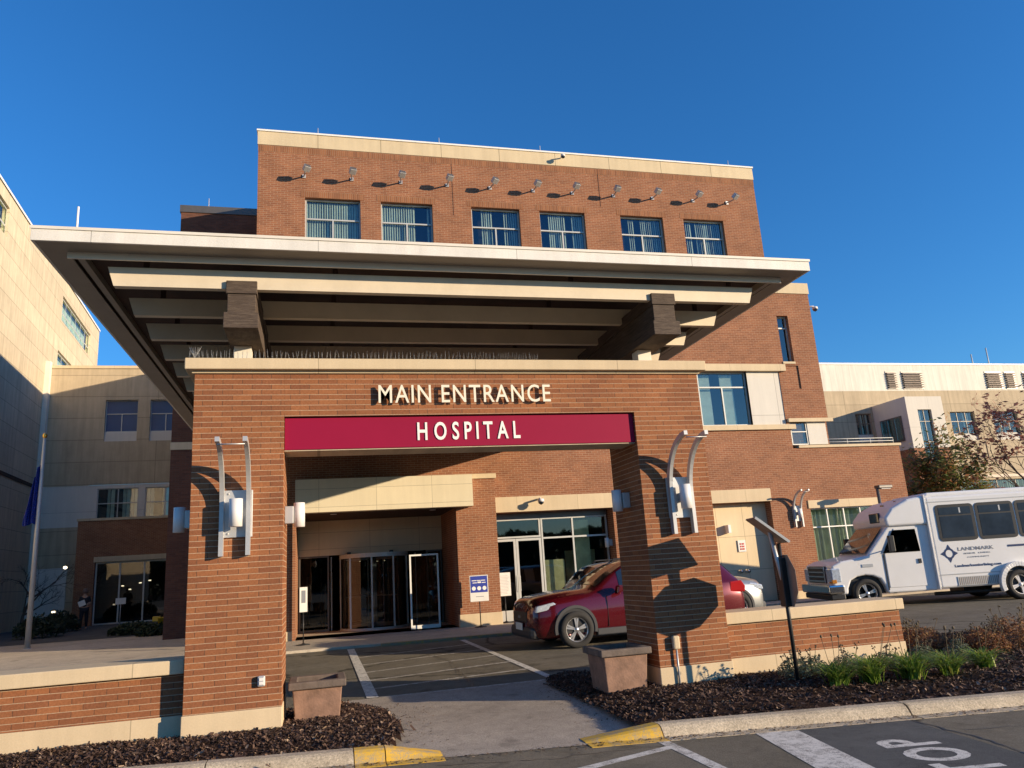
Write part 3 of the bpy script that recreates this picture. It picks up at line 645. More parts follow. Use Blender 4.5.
# soldier course under the cornice
H_(B(XW-.02, XE+.02, YF-.02, YF+.3, ZT-.001, 15.17), 'cornice', CORN)
H_(B(XW-.05, XE+.05, YF-.05, YF+.34, 15.172, 15.23), 'metal_coping', WHT, .004)
mb = MB(); mb.box(XE+.0205, XE+.03, YF+.31, 59, 14.72, 15.2); mb.box(XW-.03, XW-.0205, YF+.31, 59, 14.72, 15.2); H_(mb, 'side_cornice', CORN)
BSOLD = brick('soldier_brick', (.31, .13, .06), (.21, .085, .042), (.36, .25, .16), bw=.0633, rh=.21, ms=.005, mottle=.35)
H_(B(XW-.006, XE+.006, YF-.006, YF-.001, 14.50, 14.715), 'soldier_course', BSOLD)
for a, b in topw: H_(B(a-.12, b+.12, YF-.006, YF-.001, 13.03, 13.24), 'window_header', BSOLD)
def window(x0, x1, z0, z1, y, gl=WINW, transom=None, mull=(), fr=ALU, w=.045, blind=None, parent=hb, below=True, sill=None, dens=.075, back=True):
    """frame with glass pane, mullions and blinds as its sub-parts"""
    mb = MB(); mb.box(x0, x0+w, y, y+.07, z0, z1); mb.box(x1-w, x1, y, y+.07, z0, z1); mb.box(x0+w, x1-w, y, y+.07, z1-w, z1); mb.box(x0+w, x1-w, y, y+.07, z0, z0+w)
    ts = [] if transom is None else (transom if isinstance(transom, (list, tuple)) else [transom])
    for t in ts: mb.box(x0+w, x1-w, y-.004, y+.066, t-w*.5, t+w*.5)
    for mx in mull:
        if isinstance(mx, tuple): mb.box(mx[0]-w*.5, mx[0]+w*.5, y-.002, y+.06, mx[1], mx[2])
        else: mb.box(mx-w*.5, mx+w*.5, y-.002, y+.06, z0+w, z1-w)
    f = mb.build('window', fr, parent, loc=HL if parent is hb else None)
    mb = MB(); mb.quad((x0+w, y+.035, z0+w), (x1-w, y+.035, z0+w), (x1-w, y+.035, z1-w), (x0+w, y+.035, z1-w)); p = mb.build('pane', gl, f, fix=False)
    if back:
        mb = MB(); a_, b_, y2 = x0+.002, x1-.002, y+.45
        mb.quad((a_, y2, z0), (b_, y2, z0), (b_, y2, z1), (a_, y2, z1)); mb.quad((a_, y+.075, z0), (a_, y2, z0), (a_, y2, z1), (a_, y+.075, z1)); mb.quad((b_, y+.075, z0), (b_, y2, z0), (b_, y2, z1), (b_, y+.075, z1))
        mb.quad((a_, y+.075, z1), (b_, y+.075, z1), (b_, y2, z1), (a_, y2, z1)); mb.quad((a_, y+.075, z0), (b_, y+.075, z0), (b_, y2, z0), (a_, y2, z0)); mb.build('room_shade', DARKIN, f)
    if blind:
        mb = MB(); rb_ = random.Random(int(x0*100)); x = x0+w+dens*.5+(x1-x0)*rb_.choice((0, 0, .08, .2)); skip_ = rb_.uniform(x0, x1); gap_ = (x1-x0)*rb_.choice((0, .06, .12))
        while x < x1-w:
            if abs(x-skip_) < gap_: x += dens; continue
            a = R(38+rb_.gauss(0, 9)); h = dens*.5
            mb.quad((x-h*math.cos(a), y+.14-h*math.sin(a), z0), (x+h*math.cos(a), y+.14+h*math.sin(a), z0), (x+h*math.cos(a), y+.14+h*math.sin(a), z1), (x-h*math.cos(a), y+.14-h*math.sin(a), z1)); x += dens
        mb.build('blind', blind, f, fix=False)
    return f
for a, b in topw:
    window(a, b, 10.6, 13.02, YF+.12, WINW, 12.36, [((a+b)/2, 10.65, 12.34)], blind=BLIND)
# level two: ribbon window and pale panel under a stone band
window(10.7, 12.14, 5.67, 7.5, YF+.10, WINT, 6.98, [11.4], blind=BLIND)
window(12.15, 13.95, 5.67, 7.5, YF+.10, WINT, 6.98, [(13.02, 5.7, 6.96)])
for xa, xb in ((12.22, 12.70), (13.08, 13.55)): H_(MB().box(xa, xb, YF+.30, YF+.32, 5.72, 7.45), 'curtain', BLIND)
H_(B(13.955, 15.198, YF+.02, YF+.09, 5.675, 7.495), 'wall_panel', PALE)
H_(B(10.6, 15.42, YF-.12, YF-.001, 7.50, 7.74), 'stone_band', STONE, .006)
H_(B(10.6, 15.5, YF-.08, YF-.001, 5.50, 5.665), 'window_sill', STONE, .006)
# lower east block with its own setback corner
XS = 16.84
mb = MB(); wall_y(mb, YF, XE+.001, XS, 5.86, 10.35, [(15.44, 15.88, 7.86, 9.52, .25), (15.50, 16.0, 6.9, 7.72, .04)])
mb.quad((15.50, YF+.04, 6.9), (16.0, YF+.04, 6.9), (16.0, YF+.04, 7.72), (15.50, YF+.04, 7.72))
mb.quad((XS, YF, 5.86), (XS, 45, 5.86), (XS, 45, 10.35), (XS, YF, 10.35)); H_(mb, 'corner_wall', B_MAIN)
H_(B(XE+.03, XS+.03, YF-.03, 45, 10.352, 10.75), 'corner_coping', CORN)
window(15.44, 15.88, 7.86, 9.52, YF+.14, WINT, 9.1)
H_(B(15.42, 15.9, YF-.03, YF-.001, 7.78, 7.855), 'window_sill', STONE)
H_(B(15.25, XS+.12, YF-.10, YF-.001, 5.74, 5.858), 'stone_band', STONE)
mb = MB(); mb.quad((XE+.001, YF+.12, 4.95), (XS, YF+.12, 4.95), (XS, YF+.12, 5.86), (XE+.001, YF+.12, 5.86)); mb.quad((XE+.001, YF, 5.859), (XS, YF, 5.859), (XS, YF+.12, 5.859), (XE+.001, YF+.12, 5.859)); mb.quad((XS, YF+.12, 4.2), (XS, 45, 4.2), (XS, 45, 5.86), (XS, YF+.12, 5.86)); H_(mb, 'recessed_wall', B_MAIN)
window(15.36, 15.98, 4.98, 5.82, YF+.05, WINT, 5.42, w=.03)
H_(B(16.0, 16.72, YF+.03, YF+.11, 4.98, 5.83), 'wall_panel', PALE)
# terrace block
mb = MB(); wall_y(mb, YF, XE+.001, 19.5, .30, 4.86, [(15.62, 18.2, .75, 2.86, .2)]); mb.quad((19.5, YF, -.1), (19.5, 45, -.1), (19.5, 45, 4.86), (19.5, YF, 4.86)); mb.quad((XE, YF+.25, 4.3), (19.5, YF+.25, 4.3), (19.5, 45, 4.3), (XE, 45, 4.3)); H_(mb, 'terrace_wall', B_MAIN)
H_(B(15.52, 19.56, YF-.05, YF+.3, 4.862, 4.95), 'terrace_coping', STONE, .005)
mb = MB()
for x in lin(15.7, 19.4, 5): mb.tube([(x, YF+.12, 4.95), (x, YF+.12, 5.16)], .014, 6)
for z in (5.06, 5.16): mb.tube([(15.7, YF+.12, z), (19.4, YF+.12, z)], .013, 6)
H_(mb, 'terrace_railing', ALU)
window(15.62, 18.2, .75, 2.86, YF+.08, WINT, 2.25, [16.28, 16.92, 17.56], fr=WHT, w=.035)
mb = MB()
x = 15.66
while x < 18.2: mb.quad((x, YF+.3+.05*math.sin(x*40), .75), (x+.05, YF+.3+.05*math.sin((x+.05)*40), .75), (x+.05, YF+.3+.05*math.sin((x+.05)*40), 2.86), (x, YF+.3+.05*math.sin(x*40), 2.86)); x += .05
H_(mb, 'curtain', BLINDG)
H_(B(15.55, 18.3, YF-.035, YF-.001, 2.862, 3.12), 'stone_lintel', STONE, .004)
# stone plinth along the whole front, between the openings
mb = MB()
for a, b in ((XW-.01, -.625), (8.725, 12.095), (14.185, 19.51)): mb.box(a, b, YF-.02, YF+.3, -.2, .298)
H_(mb, 'stone_plinth', STONE, .004)
# brick pier left of the storefront
H_(B(3.83, 5.01, 21.80, 21.998, .40, 4.18), 'entry_pier', B_MAIN); H_(B(3.81, 5.03, 21.78, 21.999, .0, .398), 'pier_base', STONE, .006)
H_(B(3.80, 5.06, 21.76, 21.997, 4.182, 4.32), 'pier_cap', STONE, .006)
H_(B(3.83, 3.90, 22.0, 24.8, .06, 3.4), 'entry_jamb', B_MAIN)
H_(B(-.70, -.625, 21.9, 24.8, .06, 3.4), 'entry_jamb', B_MAIN)
H_(B(5.03, 8.76, YF-.035, YF-.001, 3.182, 3.63), 'stone_lintel', STONE, .004)
H_(B(12.08, 14.22, YF-.035, YF-.001, 3.162, 3.57), 'stone_lintel', STONE, .004)
# main doors: fascia, soffit, header and glazing
H_(B(-.62, 4.27, 21.40, 21.75, 3.37, 4.27), 'entry_fascia', BEIGE)
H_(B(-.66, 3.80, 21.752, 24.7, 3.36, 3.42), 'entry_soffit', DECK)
for x in (.4, 3.2): H_(MB().lathe([(.09, 0), (.09, -.012), (.07, -.014)], Matrix.Translation((x, 22.1, 3.36)), 16), 'downlight', CEILW)
H_(B(-.62, 3.82, 24.60, 24.67, 2.30, 3.36), 'entry_header', BEIGE)
for x in (.9, 2.2): H_(B(x-.06, x+.06, 24.50, 24.598, 2.28, 2.36), 'door_sensor', BLK, .01)
def leaf(x0, x1, y, z0, z1, name, fr, w=.04, parent=hb, rail=None, gl=DOORG, midrail=False):
    mb = MB(); mb.box(x0, x0+w, y, y+.05, z0, z1); mb.box(x1-w, x1, y, y+.05, z0, z1); mb.box(x0+w, x1-w, y, y+.05, z1-w, z1); mb.box(x0+w, x1-w, y, y+.05, z0, z0+(rail or w))
    if midrail: mb.box(x0+w, x1-w, y, y+.05, 1.0, 1.04)
    f = H_(mb, name, fr); mb = MB(); mb.quad((x0+w, y+.02, z0+w), (x1-w, y+.02, z0+w), (x1-w, y+.02, z1-w), (x0+w, y+.02, z1-w)); mb.build('pane', gl, f, fix=False); return f
leaf(-.60, .30, 24.60, .07, 2.295, 'side_light', ALUD, w=.05)
leaf(.62, 2.06, 24.66, .07, 2.27, 'door_leaf', ALUD); leaf(2.08, 2.70, 24.68, .07, 2.27, 'door_leaf', ALUD)
leaf(2.52, 3.36, 22.45, .07, 2.13, 'door_leaf', WHT, w=.045, rail=.10)
leaf(3.30, 3.80, 24.62, .07, 2.295, 'side_light', ALUD, w=.05)
cxr, cyr, rr0 = 1.66, 24.55, 1.02
rv = MB()
def arc(z0, z1, ra, rb, nn=20):
    for k in range(nn):
        a0, a1 = R(180)+R(180)*k/nn, R(180)+R(180)*(k+1)/nn
        rv.prism([(cxr+ra*math.cos(a0), cyr+ra*math.sin(a0)), (cxr+rb*math.cos(a0), cyr+rb*math.sin(a0)), (cxr+rb*math.cos(a1), cyr+rb*math.sin(a1)), (cxr+ra*math.cos(a1), cyr+ra*math.sin(a1))], 'Z', z0, z1)
arc(.062, .13, rr0-.03, rr0+.03); ring = H_(rv, 'revolving_door', ALU); rv = MB(); arc(2.16, 2.28, rr0-.03, rr0+.03); rv.build('drum_header', ALU, ring)
for ang_ in (183, 222, 262, 300, 340): 
    px_, py_ = cxr+rr0*math.cos(R(ang_)), cyr+rr0*math.sin(R(ang_)); B(px_-.025, px_+.025, py_-.025, py_+.025, .131, 2.159).build('drum_post', WHT if ang_ == 222 else ALU, ring)  # the white post has sunlight put into its colour
for ang_ in (195, 255, 315):
    ux, uy = math.cos(R(ang_)), math.sin(R(ang_)); Mw = Matrix.Translation((cxr, cyr, 0)) @ Matrix.Rotation(R(ang_), 4, 'Z'); wg = MB()
    wg.box(.03, .08, -.02, .02, .14, 2.15, Mw); wg.box(.90, .95, -.02, .02, .14, 2.15, Mw); wg.box(.0805, .8995, -.02, .02, .14, .24, Mw); wg.box(.0805, .8995, -.02, .02, 2.09, 2.15, Mw); wg.box(.0805, .8995, -.018, .018, 1.0, 1.04, Mw); wg.build('door_wing', ALU, ring)
gq = MB()
for k in range(20):
    a0, a1 = R(180)+R(180)*k/20, R(180)+R(180)*(k+1)/20; gq.quad((cxr+rr0*math.cos(a0), cyr+rr0*math.sin(a0), .13), (cxr+rr0*math.cos(a1), cyr+rr0*math.sin(a1), .13), (cxr+rr0*math.cos(a1), cyr+rr0*math.sin(a1), 2.16), (cxr+rr0*math.cos(a0), cyr+rr0*math.sin(a0), 2.16), True)
gq.build('curved_glass', DOORG, ring, fix=False)
for x in (.35, 1.5, 2.95): H_(B(x, x+.035, 24.72, 24.76, .07, 2.25), 'inner_mullion', ALU)
def room(x0, x1, y0, y1, z0, z1, name='interior'):
    mb = MB(); mb.quad((x0, y1, z0), (x1, y1, z0), (x1, y1, z1), (x0, y1, z1)); mb.quad((x0, y0, z0), (x0, y1, z0), (x0, y1, z1), (x0, y0, z1)); mb.quad((x1, y0, z0), (x1, y0, z1), (x1, y1, z1), (x1, y1, z0)); mb.quad((x0, y0, z1), (x1, y0, z1), (x1, y1, z1), (x0, y1, z1)); mb.quad((x0, y0, z0), (x1, y0, z0), (x1, y1, z0), (x0, y1, z0)); H_(mb, name, DARKIN)
room(-.62, 3.83, 24.75, 29, .068, 2.35)
mb = MB()
for k in range(9):
    x = random.uniform(-.5, 3.6); mb.box(x, x+random.uniform(.02, .08), 25+random.random()*2, 28.5, .07, random.uniform(1.4, 2.25))
H_(mb, 'reflection_bars', simple('reflection_grey', (.30, .28, .22), .6, var=.3))  # added pale uprights standing in for streaks reflected in the door glass
mb = MB()
for x, y in ((1.3, 26.5), (2.2, 27.5), (2.0, 28.2)): mb.box(x, x+.05, y, y+.03, 2.1, 2.115)
H_(mb, 'lobby_lamps', LIT)
# storefront
YS = 22.5
leaf(5.05, 5.72, YS, .07, 2.42, 'glass_door', ALU, w=.07, rail=.3); leaf(5.73, 6.52, YS, .07, 2.42, 'glass_door', ALU, w=.07, rail=.3)
H_(B(5.66, 5.69, YS-.07, YS-.05, .9, 1.35), 'door_handle', ALU, .005); H_(B(5.76, 5.79, YS-.07, YS-.05, .9, 1.35), 'door_handle', ALU, .005)
H_(B(5.02, 8.7, YS, YS+.06, 3.02, 3.178), 'storefront_header', ALUD)
window(5.05, 6.52, 2.44, 3.01, YS, STOREG, fr=ALU, w=.05, back=False)
window(6.54, 8.68, .07, 3.01, YS, STOREG, 2.40, [7.55], fr=ALU, w=.05, back=False)
room(5.02, 8.71, YS+.12, 25.5, .068, 3.1)
mb = MB(); mb.box(6.7, 7.35, 22.95, 23.0, .07, 1.75); mb.box(7.62, 8.15, 22.75, 22.8, 1.2, 2.9); mb.box(7.6, 8.6, 23.6, 23.66, .07, 2.0); H_(mb, 'lobby_partition', simple('lobby_green', (.62, .66, .40), .7, var=.25, scale=3))
# alcove back wall
mb = MB(); mb.quad((12.09, 22.335, .0), (14.19, 22.335, .0), (14.19, 22.335, 3.17), (12.09, 22.335, 3.17)); H_(mb, 'alcove_wall', ALC)
H_(B(12.62, 12.72, 22.12, 22.33, 2.22, 2.48), 'alcove_lamp', CEILW, .01)
f = H_(B(13.00, 13.27, 22.30, 22.33, 1.62, 1.98), 'alcove_sign', SIGNW)
for zz in (1.68, 1.76, 1.84): B(13.06, 13.11, 22.290, 22.299, zz, zz+.05).build('sign_print', SIGNR, f); B(13.14, 13.21, 22.290, 22.299, zz, zz+.05).build('sign_print', SIGNR, f)
for x in (12.95, 13.2):
    H_(MB().lathe([(.07, 0), (.07, .03), (.04, .05), (.04, .14), (.06, .15), (.001, .16)], Matrix.Translation((x, 22.33, 1.02)) @ Matrix.Rotation(R(90), 4, 'X'), 14), 'standpipe', CHROME)
# rear wing at the left, its shade put into the brick and coping colours
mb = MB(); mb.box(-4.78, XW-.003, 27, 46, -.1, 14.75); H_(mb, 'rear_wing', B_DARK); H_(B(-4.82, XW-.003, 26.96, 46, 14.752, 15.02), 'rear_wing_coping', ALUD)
H_(B(-4.80, XW-.003, 26.97, 26.999, 6.1, 6.35), 'stone_band', STONE)
for xj, z0_ in ((4.22, 12.7), (9.3, 13.3)): H_(B(xj-.008, xj+.008, YF-.009, YF-.0015, z0_, 14.70), 'movement_joint', B_DARK)
# lightning rods
for x, y in ((.0, YF+.3), (7.4, YF+.3), (14.6, YF+.3), (3.9, YF+.3)): H_(MB().tube([(x, y, 15.2), (x, y, 15.62)], .012, 5), 'lightning_rod', ALU)
H_(MB().tube([(-3.9, 27.3, 15.0), (-3.9, 27.3, 15.5)], .014, 5), 'lightning_rod', ALU)
H_(MB().tube([(16.55, 22.6, 10.7), (16.55, 22.6, 11.9)], .012, 5), 'lightning_rod', ALU)

# floodlights along the parapet
def flood():
    e = empty('floodlight', (0, 0, 0), 0, None, 'floodlight', 'floodlights along the top of the brick facade')
    B(-.05, .05, -.03, -.002, -.20, -.08).build('wall_plate', GREYM, e)
    MB().tube([(0, -.02, -.14), (0, -.40, -.20), (0, -.43, -.17)], .025, 7).build('arm', GREYM, e)
    M = Matrix.Translation((.04, -.46, -.10)) @ Matrix.Rotation(R(20), 4, 'Z') @ Matrix.Rotation(R(-30), 4, 'X')
    mb = MB(); mb.box(-.10, .10, -.09, .09, -.07, .07, M); mb.build('lamp_head', GREYM, e, bevel=.01)
    mb = MB(); mb.box(-.085, .085, -.098, -.0905, -.058, .058, M); mb.build('lens', ALUD, e)
    return e
ordn = ['first', 'second', 'third', 'fourth', 'fifth', 'sixth', 'seventh', 'eighth', 'ninth', 'tenth', 'eleventh']
fx = [-.42, 1.03, 2.56, 4.05, 5.47, 6.94, 8.32, 9.80, 11.25, 12.79, 14.12]
f0 = flood()
for i, x in enumerate(fx):
    o = f0 if i == 0 else copy_tree(f0); o.location = (x, YF, 13.86); o.rotation_euler.z = random.gauss(0, .12)
    o['label'] = 'small white floodlight on an arm below the cornice, '+ordn[i]+' from the left'
# security cameras
def cctv(x, y, z, rz, label, s=1.0):
    e = empty('security_camera', (x, y, z), rz, label, 'camera', 'security cameras on the hospital walls')
    MB().tube([(0, 0, 0), (0, -.28*s, 0), (0, -.30*s, -.04*s)], .03*s, 8).build('bracket', CEILW, e)
    MB().lathe([(.001, .10*s), (.09*s, .08*s), (.10*s, 0), (.001, -.0)], Matrix.Translation((0, -.32*s, -.10*s)), 16).build('housing', CEILW, e)
    MB().lathe([(.085*s, 0), (.075*s, -.05*s), (.001, -.09*s)], Matrix.Translation((0, -.32*s, -.101*s)), 16).build('dome', TINTG, e)
cctv(6.35, YF-.035, 3.52, 0, 'white dome camera on the stone lintel above the storefront')
cctv(XS, YF+.2, 9.95, R(80), 'white camera sticking out from the upper corner of the brick block')
cctv(8.0, YF-.02, 15.0, 0, 'small white camera on the cream cornice at the roof', .8)

# ================================================================== LEFT CREAM WING (wall faces right)
lw = empty('cream_wing', (-14.9, 46.4, 0), 0, 'tall cream precast wing at the left edge with sunlit upper storeys', 'building')
def wx(y): return -14.9-.067*(y-46.4)
ZW = 20.5
def wingquad(mb, ya, yb, za, zb, off=0): mb.quad((wx(ya)+off+14.9, ya-46.4, za), (wx(yb)+off+14.9, yb-46.4, za), (wx(yb)+off+14.9, yb-46.4, zb), (wx(ya)+off+14.9, ya-46.4, zb))
wh = [(30.0, 37.9, 18.3, 19.8), (30, 36.6, 15.6, 16.9), (48.6, 56.6, 17.8, 19.35), (48.4, 54.0, 14.6, 15.85)]
mb = MB(); ys = sorted({20, 59.3, *[h[0] for h in wh], *[h[1] for h in wh]}); zs = sorted({-.2, ZW, *[h[2] for h in wh], *[h[3] for h in wh]})
for a, b in zip(ys, ys[1:]):
    for c, d in zip(zs, zs[1:]):
        if not any(h[0] < (a+b)/2 < h[1] and h[2] < (c+d)/2 < h[3] for h in wh): wingquad(mb, a, b, c, d)
for a, b, c, d in wh:
    for (y, ) in ((a,), (b,)): mb.quad((wx(y)+14.9, y-46.4, c), (wx(y)+14.6, y-46.4, c), (wx(y)+14.6, y-46.4, d), (wx(y)+14.9, y-46.4, d))
    for z in (c, d): mb.quad((wx(a)+14.9, a-46.4, z), (wx(b)+14.9, b-46.4, z), (wx(b)+14.6, b-46.4, z), (wx(a)+14.6, a-46.4, z))
mb.build('wall', CREAM, lw)
mb = MB(); mb.quad((wx(59.3)+14.9, 12.9, -.2), (wx(59.3)+14.9-20, 12.9, -.2), (wx(59.3)-5.1, 12.9, ZW), (wx(59.3)+14.9, 12.9, ZW)); mb.quad((wx(20)+14.9, -26.4, ZW-.3), (-20, -26.4, ZW-.3), (-20, 12.9, ZW-.3), (wx(59.3)+14.9, 12.9, ZW-.3)); mb.build('end_wall', CREAM, lw)
mb = MB(); wingquad(mb, 20, 59.3, ZW-.05, ZW+.08, .06); mb.quad((wx(20)+14.96, -26.4, ZW+.08), (wx(59.3)+14.96, 12.9, ZW+.08), (wx(59.3)+14.5, 12.9, ZW+.08), (wx(20)+14.5, -26.4, ZW+.08)); mb.build('metal_coping', WHT, lw)
for (a, b, c, d) in wh:
    mb = MB(); n = max(2, round((b-a)/1.3)); t = .1
    def bar(ya, yb, za, zb): 
        for o1 in (0,): mb.quad((wx(ya)+14.9-.12, ya-46.4, za), (wx(yb)+14.9-.12, yb-46.4, za), (wx(yb)+14.9-.12, yb-46.4, zb), (wx(ya)+14.9-.12, ya-46.4, zb))
    for k in range(n+1): y = a+(b-a)*k/n; bar(max(a, y-t/2), min(b, y+t/2), c, d)
    for z in (c, c+(d-c)*.35, d-t): bar(a, b, z, z+t)
    f = mb.build('window', ALU, lw); mb = MB(); mb.quad((wx(a)+14.9-.16, a-46.4, c), (wx(b)+14.9-.16, b-46.4, c), (wx(b)+14.9-.16, b-46.4, d), (wx(a)+14.9-.16, a-46.4, d)); mb.build('pane', WINT, f, fix=False)
    mb = MB(); mb.quad((wx(a)+14.9-.4, a-46.4, c), (wx(b)+14.9-.4, b-46.4, c), (wx(b)+14.9-.4, b-46.4, d), (wx(a)+14.9-.4, a-46.4, d)); mb.build('blind', BLIND, f, fix=False)
mb = MB(); mb.box(wx(46.2)+14.9, wx(46.2)+15.15, -.35, -.01, 0, 14.5); mb.build('downpipe_pilaster', CANW, lw)
mb = MB(); wingquad(mb, 30, 46.3, 7.3, 7.5, .03); mb.build('belt_joint', DECK, lw)

# rear cream building between the wing and the brick block
rb = empty('cream_rear_building', (-8, 46.4, 0), 0, 'three storey cream precast building at the back left, right of the tall wing', 'building'); RL = (8, -46.4, 0)
holes = [(-11.75, -10.05, 9.9, 12.3, .3), (-9.4, -7.75, 9.9, 12.3, .3), (-11.9, -9.8, 5.6, 7.25, .2), (-9.45, -7.4, 5.6, 7.25, .2)]
mb = MB(); wall_y(mb, 46.4, -14.98, -4.7, 7.45, 14.15, holes[:2]); mb.build('upper_wall', TAN, rb, loc=RL)
mb = MB(); wall_y(mb, 46.43, -14.96, -4.7, 5.2, 7.449, holes[2:]); mb.build('middle_wall', PALE, rb, loc=RL)
mb = MB(); wall_y(mb, 46.41, -14.96, -4.7, -.1, 5.199, []); mb.build('lower_wall', TAN, rb, loc=RL)
B(-14.97, -4.7, 46.34, 60, 14.152, 14.32).build('coping', STONE, rb, loc=RL)
B(-14.9, -13.1, 46.3, 46.40, 0, 3.05).build('service_door', PALE, rb, loc=RL)
for a, b, c, d, _ in holes[:2]:
    mb = MB(); f = window(a, b, c+.55, d, 46.55, BLUEG, d-.8, [((a+b)/2, c+.6, d-.8)], parent=rb); f.location = RL; B(a, b, 46.5, 46.6, c, c+.55).build('spandrel', PALE, f)
for a, b, c, d, _ in holes[2:]:
    f = window(a, b, c, d, 46.5, WINT, (c+d)/2, [(a+b)/2], parent=rb, blind=BLIND, dens=.2); f.location = RL
# brick vestibule with glazed doors
ve = empty('brick_vestibule', (-10, 43.5, 0), 0, 'low dark brick vestibule with glazed doors in deep shade at the back left', 'vestibule'); VL = (10, -43.5, 0)
mb = MB(); wall_y(mb, 43.5, -11.95, -6.5, -.1, 5.25, [(-11.05, -7.6, .06, 3.15, .4)]); mb.quad((-11.95, 43.5, -.1), (-11.95, 46.4, -.1), (-11.95, 46.4, 5.25), (-11.95, 43.5, 5.25)); mb.quad((-11.95, 43.5, 5.2), (-6.5, 43.5, 5.2), (-6.5, 46.4, 5.2), (-11.95, 46.4, 5.2)); mb.build('wall', B_MAIN, ve, loc=VL)
B(-12.0, -6.5, 43.44, 43.8, 5.252, 5.38).build('coping', STONE, ve, loc=VL); B(-11.1, -7.55, 43.46, 43.499, 3.152, 3.42).build('lintel', STONE, ve, loc=VL)
f = window(-11.05, -7.6, .07, 3.14, 43.7, DOORG, None, [-9.9, -8.75], parent=ve, w=.07, back=False); f.location = VL
mb = MB(); mb.quad((-11.9, 46.2, 0), (-7, 46.2, 0), (-7, 46.2, 4), (-11.9, 46.2, 4)); mb.build('interior', DARKIN, ve, loc=VL)
mb = MB()
for x, y, z in ((-10.2, 45.5, 1.9), (-9.3, 45.3, 2.0), (-9.9, 45.8, 1.7), (-8.9, 45.6, 2.1)): mb.box(x, x+.12, y, y+.05, z, z+.05)
mb.build('ceiling_lamp', LIT, ve, loc=VL)
MB().lathe([(.001, 0), (.09, .03), (.09, .12), (.001, .15)], Matrix.Translation((-2.35, -.12, 2.9)), 12).build('wall_lamp', LIT, ve)

# ================================================================== RIGHT CREAM BUILDING
YR = 45.0
rr = empty('cream_east_building', (45, YR, 0), 0, 'long cream and white building with roof louvres at the far right behind the bus', 'building'); QL = (-45, -YR, 0)
def Q_(mb, name, mat, bevel=0): return mb.build(name, mat, rr, bevel=bevel, loc=QL)
Q_(B(33.0, 75, YR+.02, YR+15, 12.26, 14.20), 'penthouse_wall', WHITEP); Q_(B(32.9, 75, YR-.03, YR+15, 14.202, 14.33), 'roof_coping', WHT)
for a, b in ((39.85, 40.75), (41.2, 43.0), (48.7, 50.2), (50.5, 51.5), (52.2, 53.6), (60, 61.5)):
    mb = MB(); mb.box(a, b, YR-.02, YR+.015, 12.36, 13.72); f = Q_(mb, 'louvre', ALUD); mb = MB()
    for k in range(7): z = 12.46+k*.17; mb.prism([(YR-.14, z), (YR-.03, z+.10), (YR-.03, z+.12), (YR-.14, z+.02)], 'X', a+.05, b-.05)
    mb.build('louvre_blades', SIGNBACK, f)
hs_ = [(44.8, 47.0, 8.5, 10.65, .3), (48.6, 50.9, 8.5, 10.65, .3), (52.6, 54.9, 8.5, 10.65, .3), (36.7, 38.0, 8.6, 10.6, .3)]
hs2 = [(44.5, 58, 4.6, 5.6, .3)]
mb = MB(); wall_y(mb, YR, 31.5, 75, -.5, 12.255, hs_+hs2); Q_(mb, 'wall', TAN)
for a, b, c, d, _ in hs_:
    f = window(a, b, c+.5, d, YR+.15, WINT, d-.7, [a+(b-a)*.33, a+(b-a)*.67], parent=rr, w=.05, blind=BLIND, dens=.2, fr=TRIMG); f.location = QL; B(a, b, YR+.1, YR+.22, c, c+.5).build('spandrel', PALE, f)
for a, b, c, d, _ in hs2:
    f = window(a, b, c, d, YR+.15, WINT, None, lin(a, b, 9)[1:-1], parent=rr, w=.05, fr=TRIMG, blind=BLINDG, dens=.2); f.location = QL
mb = MB()
for a, b, c, d, _ in hs_[:3]: mb.box(a-.6, b+.6, YR-.03, YR-.001, 7.15, 7.22); mb.box(b+.45, b+.5, YR-.03, YR-.001, 7.22, 8.3)
Q_(mb, 'panel_joint', DECK); Q_(B(44.0, 75, YR-.06, YR-.001, 5.75, 5.95), 'stone_band', SIGNBACK)
# corner tower
YT = 41.8
mb = MB(); wall_y(mb, YT, 38.2, 41.15, 7.6, 11.1, [(39.05, 40.15, 7.6, 10.2, .2)]); mb.quad((38.2, YT, 7.6), (38.2, YR, 7.6), (38.2, YR, 11.1), (38.2, YT, 11.1)); mb.quad((41.15, YT, -.5), (41.15, YR, -.5), (41.15, YR, 11.1), (41.15, YT, 11.1)); mb.quad((38.2, YT, 11.1), (41.15, YT, 11.1), (41.15, YR, 11.1), (38.2, YR, 11.1))
Q_(mb, 'tower_wall', PALE)
mb = MB(); wall_y(mb, YT, 38.2, 41.15, -.5, 7.6, [(39.05, 40.15, 5.9, 7.6, .2)]); mb.quad((38.2, YT, -.5), (38.2, YR, -.5), (38.2, YR, 7.6), (38.2, YT, 7.6)); Q_(mb, 'tower_brick', B_MAIN)
f = window(39.05, 40.15, 5.9, 10.2, YT+.12, WINT, [8.0, 9.4], [39.6], parent=rr, w=.04, fr=TRIMG, blind=BLIND, dens=.2); f.location = QL
mb = MB(); mb.box(38.12, 38.19, 42.4, 44.4, 8.2, 9.9); f = Q_(mb, 'tower_side_window', ALUD); mb = MB()
for yy in (42.5, 43.15, 43.8): mb.box(38.105, 38.119, yy, yy+.5, 8.3, 9.8)
mb.build('pane', WINT, f)
for x, h in ((51.0, 3.2), (52.6, 4.2)): Q_(MB().tube([(x, YR+3, 14.2), (x, YR+3, 14.2+h*.55)], .05, 5), 'antenna', ALU)
Q_(B(31.5, 38.19, YR-1.0, YR-.01, 6.2, 6.35), 'terrace_slab', STONE)

